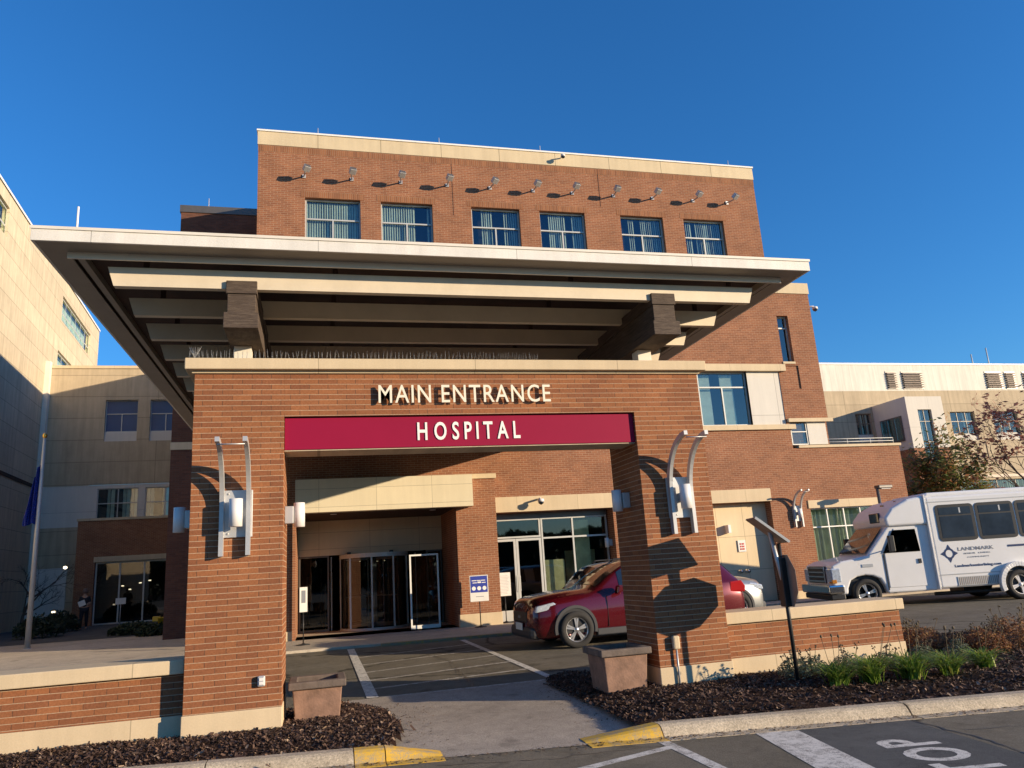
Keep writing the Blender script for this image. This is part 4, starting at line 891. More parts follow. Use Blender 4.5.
# ================================================================== VEHICLES
def wheel(parent, x, y, r, side, wd=.22, spokes=5, rimm=RIMS, loc_z=None):
    z = r if loc_z is None else loc_z
    M = Matrix.Translation((x, y, z)) @ Matrix.Rotation(R(90)*side, 4, 'X')      # local +z points outwards
    h = wd/2; ri = r*.66
    t = MB().lathe([(ri, -h), (r*.93, -h), (r, -h*.75), (r, h*.75), (r*.94, h), (ri*1.02, h*1.0), (ri, h*.85), (ri, -h)], M, 36).build('wheel', RUB, parent)
    t2 = MB(); t2.lathe([(ri*1.0, h*.9), (ri*.94, h*.80), (ri*.92, -h*.3)], M, 36, cap=False)
    n = spokes
    for k in range(n):
        for da in (-.13, .13):
            A = 2*math.pi*k/n+.3; a1 = A+da*1.0; Rm = M @ Matrix.Rotation(a1, 4, 'Z')
            t2.prism([(.04, -ri*.06), (ri*.97, -ri*.085), (ri*.97, ri*.085), (.04, ri*.06)], 'Z', h*.45, h*.72)
            i = len(t2.v)-8
            for q in range(i, len(t2.v)): t2.v[q] = tuple(Rm @ Vector(t2.v[q]))
    t2.lathe([(.001, h*.82), (ri*.20, h*.78), (ri*.24, h*.4)], M, 16)
    t2.build('rim', rimm, t)
    MB().lathe([(ri*.93, -h*.1), (.001, -h*.1)], M, 24).build('brake_disc', BLK, t)
    return t
def catmull(ps, n):
    out = []
    for i in range(len(ps)-1):
        p0, p1, p2, p3 = ps[max(i-1, 0)], ps[i], ps[i+1], ps[min(i+2, len(ps)-1)]
        for k in range(n):
            t = k/n; out.append([a*0+.5*((2*b)+(c-a)*t+(2*a-5*b+4*c-d)*t*t+(3*b-a-3*c+d)*t**3) for a, b, c, d in zip(p0, p1, p2, p3)])
    out.append(list(ps[-1])); return out
def car(name, loc, rz, label, paint, suv=True):
    e = empty(name, loc, rz, label, 'car')
    #      x     zbot  shldr top   wlow  wtop
    st = [(.00, .42, .66, .74, .50, .46), (.05, .27, .74, .86, .74, .62), (.20, .21, .82, .94, .86, .72), (.55, .20, .88, 1.00, .905, .76), (.95, .20, .92, 1.045, .92, .78), (1.42, .20, .965, 1.09, .92, .76),
          (1.82, .20, .99, 1.33, .92, .70), (2.25, .20, 1.0, 1.535, .92, .62), (2.6, .20, 1.01, 1.58, .92, .60), (3.2, .20, 1.03, 1.585, .92, .60), (3.95, .20, 1.05, 1.55, .92, .59), (4.35, .22, 1.06, 1.46, .90, .60), (4.62, .26, 1.05, 1.22, .87, .66), (4.74, .30, 1.0, 1.06, .84, .70), (4.80, .36, .85, .92, .78, .66), (4.82, .42, .72, .80, .7, .6)]
    S = catmull(st, 5); ring = []
    for x, zb, zs, zt, wl, wt in S:
        zm = (zb+zs)/2
        ring.append([(0, zb), (wl-.10, zb), (wl-.03, zb+.05), (wl+.0, zb+.18), (wl+.012, zm+.05), (wl-.01, zs-.06), (wl-.045, zs), (wl-.075, zs+.02), (wt+(wl-.075-wt)*.5, (zs+zt)/2+.01), (wt+.025, zt-.055), (wt-.03, zt-.015), (wt*.6, zt+.02), (0, zt+.03)])
    mb = MB(); n = len(ring[0]); full = []
    for (x, *_), r_ in zip(S, ring):
        base = len(mb.v); row = []
        for y, z in r_: row.append((x, -y, z))
        for y, z in reversed(r_[1:-1]): row.append((x, y, z))
        mb.v += row; full.append((base, len(row), row))
    for (a, k, _), (b, _, _) in zip(full, full[1:]):
        for j in range(k): mb.f.append((a+j, a+(j+1) % k, b+(j+1) % k, b+j)); mb.sm.append(True)
    mb.f.append(tuple(full[0][0]+j for j in range(full[0][1]))); mb.sm.append(False); mb.f.append(tuple(full[-1][0]+j for j in range(full[-1][1]))); mb.sm.append(False)
    body = mb.build('body', paint, e)
    # glass skins laid over the cabin
    def skin(nm, xa, xb, j0, j1, sgn, mat, inx=0.0, up_=.006):
        q = MB(); rows = []
        for (x, *_), r_ in zip(S, ring):
            if xa <= x <= xb:
                rows.append([(x, sgn*(r_[j][0]+up_*.8), r_[j][1]+up_) for j in range(j0, j1+1)])
        for A, Bq in zip(rows, rows[1:]):
            for a, b, c, d in zip(A, A[1:], Bq[1:], Bq): q.quad(a, b, c, d, True)
        return q.build(nm, mat, e, fix=False) if q.f else None
    for sgn in (1, -1):
        skin('side_window', 1.95, 2.70, 7, 9, sgn, DKGLASS); skin('side_window', 2.78, 3.45, 7, 9, sgn, DKGLASS); skin('side_window', 3.55, 4.3, 7, 9, sgn, DKGLASS)
    q = MB()
    for nm, xa, xb in (('windscreen', 1.44, 2.24), ('rear_window', 4.3, 4.66)):
        q = MB(); rows = []
        for (x, *_), r_ in zip(S, ring):
            if xa <= x <= xb: rows.append([(x, s*r_[j][0], r_[j][1]+.008) for s, j in ((-1, 10), (-1, 11), (1, 12), (1, 11), (1, 10))])
        for A, Bq in zip(rows, rows[1:]):
            for a, b, c, d in zip(A, A[1:], Bq[1:], Bq): q.quad(a, b, c, d, True)
        q.build(nm, SCREENG if nm == 'windscreen' else DKGLASS, e, fix=False)
    # cladding, arches, wheels
    for wxp in (.97, 3.72):
        for s in (1, -1):
            M = Matrix.Translation((wxp, s*.845, .36)) @ Matrix.Rotation(R(-90)*s, 4, 'X')
            ar = MB(); inn = MB(); ys0, ys1 = sorted((s*.80, s*.955)); n_ = 26; A0, A1 = R(-12), R(192); pts_ = []
            for q in range(n_):
                a0, a1 = A0+(A1-A0)*q/n_, A0+(A1-A0)*(q+1)/n_; c_ = lambda a, rr_: (wxp+rr_*math.cos(a), .36+rr_*math.sin(a))
                ar.prism([c_(a0, .385), c_(a0, .44), c_(a1, .44), c_(a1, .385)], 'Y', ys0, ys1)
            inn.prism([(wxp+.386*math.cos(A0+(A1-A0)*q/n_), .36+.386*math.sin(A0+(A1-A0)*q/n_)) for q in range(n_+1)], 'Y', *sorted((s*.70, s*.940)))
            ar.build('wheel_arch', PLAST, e); inn.build('wheel_well', BLK, e)
            wheel(e, wxp, s*.885, .345, -s)
    for s in (-1, 1):
        mb = MB(); mb.box(1.40, 3.28, *sorted((s*.80, s*.945)), .20, .33); mb.build('sill_cladding', PLAST, e, bevel=.02)
        mb = MB(); mb.prism([(1.82, .95), (2.03, 1.03), (2.03, 1.12), (1.86, 1.12)], 'Y', *sorted((s*.93, s*1.10))); mb.build('wing_mirror', paint, e, bevel=.03)
        mb = MB(); mb.prism([(.10, .70), (.14, .82), (.55, .88), (.62, .84), (.45, .74)], 'Y', *sorted((s*.62, s*.893))); mb.build('headlight', LENS, e, bevel=.02)
        mb = MB(); mb.lathe([(.001, .03), (.05, .028), (.06, 0)], Matrix.Translation((.10, s*.70, .38)) @ Matrix.Rotation(R(-90), 4, 'Y'), 16); mb.build('fog_lamp', CHROME, e)
        mb = MB(); mb.prism([(4.42, .82), (4.45, 1.02), (4.72, 1.04), (4.80, .92), (4.78, .80)], 'Y', *sorted((s*.60, s*.895))); mb.build('tail_lamp', TAIL, e, bevel=.02)
        mb = MB(); mb.tube([(2.4, s*.60, 1.54), (2.5, s*.62, 1.635), (3.9, s*.60, 1.625), (4.05, s*.58, 1.53)], .018, 6); mb.build('roof_rail', BLK, e)
        mb = MB(); mb.box(1.66, 1.664, *sorted((s*.92, s*.937)), .35, .95); mb.box(2.68, 2.684, *sorted((s*.92, s*.937)), .35, .98); mb.build('door_gap', BLK, e)
        for dx in (2.45, 3.4): B(dx, dx+.18, *sorted((s*.925, s*.95)), .86, .89).build('door_handle', paint, e, bevel=.01)
    mb = MB(); mb.box(-.02, .10, -.52, .52, .50, .72); mb.build('grille', BLK, e, bevel=.03)
    mb = MB(); mb.box(-.035, .30, -.80, .80, .20, .44); mb.build('lower_bumper', PLAST, e, bevel=.08)
    B(-.05, -.036, -.26, .26, .36, .50).build('number_plate', SIGNW, e)
    B(-.03, -.021, -.08, .08, .585, .645).build('badge', CHROME, e, bevel=.005)
    for ch in kids(e):
        if ch.name.split('.')[0] in ('wheel',): continue
        for v in ch.data.vertices:
            if v.co.x < .52: v.co.x = .52-(.52-v.co.x)*.80; v.co.y *= 1-.05*(.52-v.co.x)/.4
    return e
# wheel contact of the nearer front wheel at (4.85, 14.77); heading left, slightly towards the viewer
hd = R(.8)
def place_car(cx, cy, hd, wx_=.97, side=.92):
    # local +x points backwards from the nose, local -y is the near side when rotated by hd
    c, s = math.cos(hd), math.sin(hd); lx, ly = wx_, -side
    return (cx-(c*lx-s*ly), cy-(s*lx+c*ly), 0)
car('parked_car', place_car(4.86, 14.75, hd), hd, 'dark red estate car parked behind the right gateway pillar, nose to the left', REDP)
car('parked_car', (10.65, 17.9, 0), R(180), 'silver car parked beyond the red car, its nose showing beside the alcove', SILP)

def bus():
    p = at(872.5, 608.5, Z=0); ang = math.atan2(-.255, .967)
    e = empty('shuttle_bus', (p.x, p.y, .0), ang, 'white shuttle bus with dark side windows and a compass logo parked at the right', 'bus')
    e.scale = (.95,)*3
    # local +x = towards the rear, near side y=0, far side y=+2.25
    W = 2.2
    cab = [(-.86, .40), (-.90, .62), (-.88, 1.16), (-.62, 1.27), (.14, 1.38), (.82, 2.14), (1.92, 2.14), (1.92, .36), (.55, .36), (.50, .55), (.40, .75), (.22, .84), (0, .87), (-.22, .84), (-.40, .75), (-.50, .55), (-.52, .40)]
    mb = MB(); mb.prism(cab, 'Y', .10, W-.10); mb.build('cab', BUSW, e, bevel=.05, seg=3)
    MB().prism([(-.55, .36), (-.55, .9), (.55, .9), (.55, .36)], 'Y', .25, W-.25).build('wheel_well', BLK, e)
    cap = [(.78, 2.12), (.74, 2.35), (.98, 2.62), (1.45, 2.84), (1.93, 2.92), (1.93, 2.12)]
    MB().prism(cap, 'Y', .02, W-.02).build('cab_over_cap', BUSW, e, bevel=.07, seg=4)
    mb = MB(); mb.box(1.94, 7.6, 0, W, .40, 2.86); mb.build('passenger_body', BUSW, e, bevel=.06, seg=3)
    MB().prism([(1.95, 2.85), (7.6, 2.85), (7.55, 2.98), (2.05, 2.98)], 'Y', .10, W-.10).build('roof_crown', BUSW, e, bevel=.05)
    mb = MB(); mb.box(1.90, 1.935, -.012, W+.012, .38, 2.93); mb.build('corner_seam', BUSW, e, bevel=.004)
    mb = MB(); mb.box(1.96, 7.6, -.012, -.002, .74, .765); mb.box(1.96, 7.6, -.010, -.002, 2.70, 2.725); mb.build('side_moulding', GREYM, e)
    for k in range(5):
        xc = 2.68+k*1.10; mb = MB(); mb.box(xc-.53, xc+.53, -.014, -.002, 1.63, 2.62); f = mb.build('side_window', BLK, e, bevel=.10 if 0 else 0)
        # rounded corners
        bm = bmesh.new(); bm.from_mesh(f.data); ed = [x for x in bm.edges if abs(x.verts[0].co.x-x.verts[1].co.x) < 1e-5 and abs(x.verts[0].co.z-x.verts[1].co.z) < 1e-5]; bmesh.ops.bevel(bm, geom=ed, offset=.11, segments=5, affect='EDGES', profile=.5); bm.to_mesh(f.data); bm.free()
        B(xc-.44, xc+.44, -.018, -.0145, 1.72, 2.30).build('pane', BUSG, f); B(xc-.44, xc+.44, -.018, -.0145, 2.34, 2.54).build('pane', BUSG, f)
        B(xc+.12, xc+.16, -.0195, -.0182, 2.38, 2.52).build('latch', GREYM, f)
    # cab glass
    mb = MB(); pts = [(.20, 1.40), (.80, 2.08)]
    mb.quad((.16, .22, 1.425), (.16, W-.22, 1.425), (.77, W-.28, 2.10), (.77, .28, 2.10)); mb.v = [(x-.03, y, z+.03) for x, y, z in mb.v]; mb.build('windscreen', SCREENG, e, fix=False)
    dr = MB().prism([(.62, .50), (.62, 1.38), (.98, 2.06), (1.66, 2.06), (1.70, .50)], 'Y', .085, .0985).build('cab_door', BUSW, e, bevel=.01)
    MB().prism([(.58, 1.42), (.93, 2.02), (1.55, 2.02), (1.60, 1.42)], 'Y', .072, .084).build('door_window', TINTG, dr); B(1.50, 1.58, .06, .084, 1.10, 1.22).build('door_handle', BLK, dr)
    MB().prism([(.57, .44), (.57, 1.40), (.60, 1.40), (.60, .44)], 'Y', .0862, .0995).build('door_gap', BLK, dr)
    # the wide mirror
    mb = MB(); mb.box(.66, .80, -.22, -.10, 1.45, 1.88); mb.box(.70, .74, -.1, .1, 1.50, 1.53); mb.build('wing_mirror', BLK, e, bevel=.02)
    mb = MB(); mb.box(.5, .64, W+.10, W+.22, 1.35, 1.88); mb.box(.54, .58, W-.1, W+.1, 1.50, 1.53); mb.build('wing_mirror', BLK, e, bevel=.02)
    # front end
    mb = MB(); mb.box(-.945, -.86, .52, W-.52, .70, 1.16); f = mb.build('grille', BLK, e, bevel=.02); mb = MB()
    for z in (.74, .86, .98, 1.10): mb.box(-.965, -.946, .50, W-.50, z, z+.035)
    mb.box(-.965, -.946, .49, .53, .70, 1.15); mb.box(-.965, -.946, W-.53, W-.49, .70, 1.15); mb.build('grille_bars', CHROME, f)
    for a, b in ((.085, .48), (W-.48, W-.085)): mb = MB(); mb.box(-.93, -.66, a, b, .72, 1.10); mb.build('headlight', LENS, e, bevel=.03)
    mb = MB(); mb.box(-.93, -.80, .078, .30, .70, .80); mb.build('indicator', AMBER, e, bevel=.01)
    mb = MB(); mb.box(-1.06, -.62, .05, W-.05, .42, .66); mb.build('front_bumper', CHROME, e, bevel=.05, seg=3)
    mb = MB(); mb.box(-1.0, -.6, .12, W-.12, .26, .41); mb.build('air_dam', BLK, e, bevel=.03)
    B(-.05, .25, .086, .0985, 1.08, 1.16).build('fender_vent', GREYM, e)
    fw = MB(); fw.box(.735, .80, .35, .95, 2.25, 2.52); fw.build('destination_window', DKGLASS, e, bevel=.02)
    for x in (1.0, 1.4): B(x, x+.06, .6, .7, 2.70+(x-1)*.25, 2.74+(x-1)*.25).build('marker_lamp', AMBER, e)
    wheel(e, 0, .22, .385, 1, .24, 4); wheel(e, 0, W-.22, .385, -1, .24, 4)
    ra = MB(); n_ = 24
    for q in range(n_):
        a0, a1 = R(-20)+R(220)*q/n_, R(-20)+R(220)*(q+1)/n_; c_ = lambda a, k: (4.06+k*math.cos(a), .42+k*math.sin(a)*1.02)
        ra.prism([c_(a0, .44), c_(a0, .56), c_(a1, .56), c_(a1, .44)], 'Y', -.13, -.001)
    ra.build('rear_arch', BUSW, e, bevel=.01)
    MB().prism([(4.06+.441*math.cos(R(-20)+R(220)*q/n_), .42+.441*math.sin(R(-20)+R(220)*q/n_)) for q in range(n_+1)], 'Y', -.012, -.003).build('arch_panel', BLK, e)
    wheel(e, 4.06, .05, .385, 1, .30, 4, CEILW); wheel(e, 4.06, W-.2, .385, -1, .3, 4, CEILW)
    B(2.42, 3.78, -.014, -.002, .44, .68).build('battery_grille', ALU, e, bevel=.01)
    mb = MB()
    for k in range(26): x = 2.46+k*.05; mb.box(x, x+.02, -.018, -.0145, .46, .66)
    mb.build('grille_slots', SIGNBACK, e)
    MB().tube([(1.95, .4, .25), (7.4, .4, .25)], .05, 8).build('chassis_rail', BLK, e); B(3.0, 3.6, .8, 1.6, .2, .45).build('fuel_tank', BLK, e, bevel=.03)
    B(3.95, 7.6, -.008, -.002, 1.385, 1.44).build('blue_stripe', NAVY, e)
    # compass logo and lettering
    lg = MB(); cx, cz = 2.33, 1.30
    for k in range(24):
        a0, a1 = 2*math.pi*k/24, 2*math.pi*(k+1)/24
        lg.prism([(cx+.10*math.cos(a0), cz+.10*math.sin(a0)), (cx+.145*math.cos(a0), cz+.145*math.sin(a0)), (cx+.145*math.cos(a1), cz+.145*math.sin(a1)), (cx+.10*math.cos(a1), cz+.10*math.sin(a1))], 'Y', -.006, -.002)
    for k in range(4):
        a = k*math.pi/2; d = lambda r, t: (cx+r*math.cos(a+t), cz+r*math.sin(a+t)); lg.prism([d(.24, 0), d(.145, .45), d(.145, -.45)], 'Y', -.006, -.0021)
    lg.build('compass_logo', NAVY, e)
    for s, mt, z, h, x0, x1 in (('LANDMARK', GREYT, 1.36, .13, 2.58, 3.56), ('SENIOR', GREYT, 1.26, .055, 2.72, 3.04), ('LIVING', GREYT, 1.26, .055, 3.12, 3.44), ('COMMUNITY', GREYT, 1.16, .05, 2.8, 3.4), ('Landmarkseniorliving.com', NAVY, .93, .10, 2.42, 3.68)):
        o = text_obj('lettering', s, mt, h, face_y(x0, -.0045, z), e, extrude=.0015, offset=.002 if h > .09 else 0)
        xs = [v.co.x for v in o.data.vertices]; a, b = min(xs), max(xs)
        for v in o.data.vertices: v.co.x = x0+(v.co.x-a)/(b-a)*(x1-x0)
bus()

# ================================================================== STREET FURNITURE
# solar stop sign seen from behind
sp_ = empty('solar_stop_sign', (5.41, 8.345, .06), 0, 'octagonal sign seen from behind on a black post with a tilted solar panel on top', 'road sign')
MB().tube([(0, 0, -.05), (0, .0, 1.62)], .024, 10).build('pole', BLK, sp_)
MB().tube([(-.0, -.02, 1.0), (-.10, -.0, 1.76)], .026, 10).build('panel_mast', GREYM, sp_)
M = Matrix.Translation((-.12, 0, 1.76)) @ Matrix.Rotation(R(-14), 4, 'Z') @ Matrix.Rotation(R(40), 4, 'Y')
s_ = MB().box(-.26, .22, -.19, .19, 0, .02, M).build('solar_panel', SIGNBACK, sp_, bevel=.003); MB().box(-.25, .21, -.18, .18, .0205, .024, M).build('solar_cells', SOLAR, s_)
MB().box(-.262, .222, -.192, -.188, -.004, .026, M).build('panel_edge', ALU, s_)
Mo = Matrix.Rotation(R(-12), 4, 'Z')
def octo(r): return [(r*math.cos(R(22.5+45*k)), 1.18+r*math.sin(R(22.5+45*k))) for k in range(8)]
mb = MB(); mb.prism(octo(.325), 'X', .035, .039); mb.v = [tuple(Mo @ Vector(v)) for v in mb.v]; oc = mb.build('octagon_plate', SIGNBACK, sp_)
mb = MB(); mb.prism(octo(.32), 'X', .0395, .0405); mb.v = [tuple(Mo @ Vector(v)) for v in mb.v]; mb.build('red_face', SIGNR, oc)
B(-.05, .03, -.06, .06, .88, 1.45).build('battery_box', BLK, sp_, bevel=.01)
for z in (1.0, 1.36): MB().tube([(-.03, 0, z), (.045, 0, z)], .012, 6).build('bolt', ALU, sp_)

# stand signs by the doors
def stand(x, y, rz, w_, h, zb, face, label, z0=.06):
    e = empty('stand_sign', (x, y, z0), rz, label, 'sign', 'signs on black stands by the doors')
    MB().lathe([(.17, 0), (.17, .015), (.05, .03), (.02, .05)], None, 20).build('base', BLK, e); MB().tube([(0, 0, .03), (0, 0, zb)], .014, 8).build('post', BLK, e)
    p = B(-w_/2, w_/2, -.02, .0, zb, zb+h).build('board', SIGNW, e, bevel=.004); return e, p
e, p = stand(4.30, 21.35, 0, .52, .70, .68, None, 'blue and white notice on a black stand in front of the brick pier')
B(-.24, .24, -.023, -.0205, .92, 1.36).build('blue_field', BLUES, p)
mb = MB()
for x in (-.15, 0, .15): mb.lathe([(.055, 0), (.055, .002)], Matrix.Translation((x, -.0235, 1.03)) @ Matrix.Rotation(R(90), 4, 'X'), 20)
for k, (a, b) in enumerate(((-.18, -.06), (-.04, .06), (.08, .19))): mb.box(a, b, -.0255, -.0236, 1.17, 1.19+.02*(k % 2)); mb.box(a-.02, b-.01, -.0255, -.0236, 1.23, 1.25)
mb.build('white_symbols', WHT, p); B(-.1, .12, -.0235, -.021, .80, .815).build('small_print', GREYT, p)
e, p = stand(5.24, 22.25, 0, .37, .66, .74, None, 'plain white notice full of small print on a black stand beside the storefront')
mb = MB()
for k in range(13): mb.box(-.14, random.uniform(.06, .15), -.0225, -.0205, .80+k*.042, .806+k*.042)
mb.build('small_print', GREYT, p)
e, p = stand(-.38, 20.3, R(8), .19, .60, .78, None, 'narrow white notice on a black stand left of the main doors')
B(-.05, .05, -.0225, -.0205, 1.0, 1.3).build('small_print', GREYT, p)
# small pale sign in the left yard
e = empty('lawn_sign', (-9.0, 40.2, .06), 0, 'small pale sign on a thin post before the shaded glass doors', 'sign'); B(-.22, .22, -.02, 0, 1.0, 1.28).build('board', SIGNW, e); MB().tube([(0, .01, 0), (0, .01, 1.0)], .02, 6).build('post', GREYM, e)
# planters
def planter(x, y, w_, d, h, label, rz=0):
    e = empty('square_planter', (x, y, .04), rz, label, 'planter', 'tapered clay planters beside the pillars')
    mb = MB(); i = 0; a, b = w_/2*.88, d/2*.88; A, Bq = w_/2, d/2
    low = [(-a, -b, 0), (a, -b, 0), (a, b, 0), (-a, b, 0)]; hi = [(-A, -Bq, h-.08), (A, -Bq, h-.08), (A, Bq, h-.08), (-A, Bq, h-.08)]
    mb.v = low+hi; mb.f = [(3, 2, 1, 0), (0, 1, 5, 4), (1, 2, 6, 5), (2, 3, 7, 6), (3, 0, 4, 7)]; mb.sm = [False]*5; mb.build('tub', TERRA, e, bevel=.01)
    r = MB(); t = .05; o_ = .045
    r.box(-A-o_, A+o_, -Bq-o_, -Bq+t, h-.08, h); r.box(-A-o_, A+o_, Bq-t, Bq+o_, h-.08, h); r.box(-A-o_, -A+t, -Bq+t, Bq-t, h-.08, h); r.box(A-t, A+o_, -Bq+t, Bq-t, h-.08, h); r.build('rim', TERRIM, e, bevel=.012)
    s = MB(); n = 10
    for i in range(n):
        for j in range(n):
            x0, x1 = -A+t+(2*A-2*t)*i/n, -A+t+(2*A-2*t)*(i+1)/n; y0, y1 = -Bq+t+(2*Bq-2*t)*j/n, -Bq+t+(2*Bq-2*t)*(j+1)/n; z = lambda X, Y: h-.14+.04*noise.noise(Vector((X*9, Y*9, x)))
            s.quad((x0, y0, z(x0, y0)), (x1, y0, z(x1, y0)), (x1, y1, z(x1, y1)), (x0, y1, z(x0, y1)), True)
    s.build('soil', MULCH, e, fix=False)
planter(3.56, 9.30, .56, .60, .53, 'weathered clay planter at the foot of the right gateway pillar')
planter(-.02, 9.62, .54, .56, .46, 'weathered clay planter at the foot of the left gateway pillar')
# flagpole with drooping flag
fp = empty('flagpole', (-8.86, 27.94, .0), 0, 'tall silver flagpole with a gold ball standing left of the gateway', 'flagpole')
MB().tube([(0, 0, 0), (0, 0, 3.5), (0, 0, 6.75)], [.085, .07, .045], 14).build('pole', ALU, fp); MB().lathe([(.001, 6.72), (.06, 6.77), (.075, 6.84), (.055, 6.9), (.001, 6.92)], None, 16).build('finial', GOLD, fp)
MB().lathe([(.16, 0), (.14, .05), (.09, .08)], None, 16).build('base_collar', ALU, fp)
fl = MB(); rows = []
for i in range(22):
    t = i/21; z = 5.85-1.95*t; rr_ = []
    for j in range(13):
        s = j/12; wv = .10*math.sin(s*13+t*2); rr_.append((-.06-s*(.12+.27*min(1, t*1.2)), wv-.04, z-.45*s*(1-t)+.05*math.sin(s*6)))
    rows.append(rr_)
for A, Bq in zip(rows, rows[1:]):
    for a, b, c, d in zip(A, A[1:], Bq[1:], Bq): fl.quad(a, b, c, d, True)
fo = fl.build('flag', FLAGB, fix=False, loc=(-8.86, 27.94, .0)); tag(fo, 'limp royal blue flag hanging down along the flagpole', 'flag')
so_ = fo.modifiers.new('s', 'SOLIDIFY'); so_.thickness = .006
# path bollard lamps, bucket
for x, y, lab in ((-12.3, 33.5, 'short black bollard lamp with a lit top left of the flagpole'), (-11.3, 38.5, 'short black bollard lamp with a lit top right of the flagpole')):
    e = empty('bollard_lamp', (x, y, .06), 0, lab, 'bollard lamp', 'lit bollard lamps in the left yard'); MB().lathe([(.11, 0), (.11, .85)], None, 14).build('post', BLK, e); MB().lathe([(.07, .851), (.07, .92)], None, 12).build('lamp', LIT, e); MB().lathe([(.11, .921), (.11, .96), (.02, 1.0)], None, 14).build('cap', BLK, e)
e = empty('yellow_bucket', tuple(at(163, 634, Z=.06)), 0, 'yellow plastic mop bucket by the dark brick corner at the left', 'bucket'); MB().lathe([(.16, 0), (.21, .55), (.225, .55), (.225, .58), (.2, .58), (.15, .03)], None, 16).build('tub', PLY, e); B(-.35, -.1, -.12, .12, .45, .62).build('wringer', PLY, e, bevel=.01)
# parking-lot lamp beyond the bus
lp = at(877, 487, Y=21.0)
e = empty('lot_lamp', (lp.x, 21.0, -.1), 0, 'dark shoebox street lamp rising behind the front of the bus', 'street lamp'); MB().tube([(0, 0, 0), (0, 0, 3.45)], .05, 8).build('pole', ALUD, e); B(-.02, .50, -.12, .12, 3.43, 3.53).build('lamp_head', ALUD, e, bevel=.02); B(.1, .45, -.08, .08, 3.41, 3.429).build('lens', CEILW, e)

# ================================================================== PLANTS
def blades(n, L, spread, w_, droop, mbx, org, lean=0):
    for k in range(n):
        a = random.uniform(0, 6.283); l = L*random.uniform(.6, 1.1); out = spread*random.uniform(.2, 1.15); pts = []
        ox, oy = random.gauss(0, .04), random.gauss(0, .04)
        for i in range(5):
            t = i/4; pts.append(Vector((org[0]+ox+math.cos(a)*out*t**1.5, org[1]+oy+math.sin(a)*out*t**1.5, org[2]+l*(t-droop*t**3))))
        sd = Vector((-math.sin(a), math.cos(a), 0))
        for i in range(4):
            w0 = w_*(1-(i/4)**2)*(.6 if i == 0 else 1); w1 = w_*(1-((i+1)/4)**2)
            mbx.quad(pts[i]-sd*w0, pts[i]+sd*w0, pts[i+1]+sd*w1, pts[i+1]-sd*w1, True)
def lily(x, y, h, label, n=110):
    h *= random.uniform(.88, 1.12); n = int(n*.8)
    e = empty('daylily_clump', (x, y, mh(x, y, RIGHT)-.01), 0, label, 'plant', 'daylily clumps before the low wall')
    mb = MB(); blades(n, h, h*1.0,   .0085, .5, mb, (0, 0, 0)); mb.build('leaves', GRASSM, e, fix=False)
    mb = MB()
    for k in range(3): a = random.gauss(0, .12); b = random.gauss(0, .1); mb.tube([(a*.2, b*.2, 0), (a, b, h*1.15)], .003, 4); mb.lathe([(.001, 0), (.014, .01), (.012, .03), (.001, .04)], Matrix.Translation((a, b, h*1.15)), 6)
    mb.build('seed_stalk', STALK, e, fix=False)
for i, (px_, py_, h, lab) in enumerate(((838, 686, .36, 'leafy green daylily clump just right of the sign post'), (873, 683, .38, 'second green daylily clump from the sign post'), (912, 680, .38, 'third and brightest green daylily clump from the sign post'), (950, 675, .36, 'fourth green daylily clump from the sign post'), (985, 668, .32, 'small green daylily clump farthest right from the sign post'))):
    q = at(px_, py_, Z=.09); lily(q.x, q.y, h*1.3, lab, 280)
def leafy(x, y, r, h, mat, n, nm, label, grp, stalks=0, leaf_=.022, cat='plant', zb=None):
    e = empty(nm, (x, y, (mh(x, y, RIGHT) if zb is None else zb)-.01), 0, label, cat, grp); mb = MB()
    for k in range(n):
        a = random.uniform(0, 6.283); rr_ = r*random.random()**.5; z = h*random.random()**.45*(1-.55*(rr_/r)**2)*(1+.25*noise.noise(Vector((x*7+math.cos(a)*rr_*9, math.sin(a)*rr_*9, 0)))); c = Vector((rr_*math.cos(a), rr_*math.sin(a), z))
        u = Vector((random.gauss(0, 1), random.gauss(0, 1), random.gauss(0, .7))).normalized(); v = u.orthogonal().normalized(); L = leaf_*random.uniform(.6, 1.4)
        mb.quad(c-u*L, c+v*L*.45, c+u*L, c-v*L*.45)
    mb.build('leaves', mat, e, fix=False)
    st = MB()
    for k in range(max(8, stalks)):
        a = random.uniform(0, 6.283); rr_ = r*.8*random.random()**.5; hh = h*(random.uniform(.9, 1.35) if k < stalks else .8); tip = Vector((rr_*math.cos(a), rr_*math.sin(a), hh)); st.tube([(tip.x*.3, tip.y*.3, 0), tuple(tip)], .0035, 4)
        if k < stalks:
            for _ in range(3): st.lathe([(.001, -.008), (.013, .0), (.001, .014)], Matrix.Translation(tip+Vector((random.gauss(0, .015), random.gauss(0, .015), random.gauss(0, .01)))), 5)
    st.build('stalks', STALK, e, fix=False)
for i, (px_, py_, lab) in enumerate(((800, 680, 'grey-green perennial with seed heads at the sign post foot'), (818, 677, 'grey-green perennial with seed heads between the sign post and the first daylily'), (855, 676, 'grey-green perennial between the first and second daylily'), (893, 672, 'grey-green perennial between the second and third daylily'), (930, 666, 'pale grey-green perennial right of the low wall end'), (966, 661, 'grey-green perennial between the two farthest daylilies'))):
    q = at(px_, py_, Z=.10); leafy(q.x, q.y+.1, .19, .26, GREYLEAF, 520, 'perennial_clump', lab, 'grey-green perennials before the low wall', 7, .02)
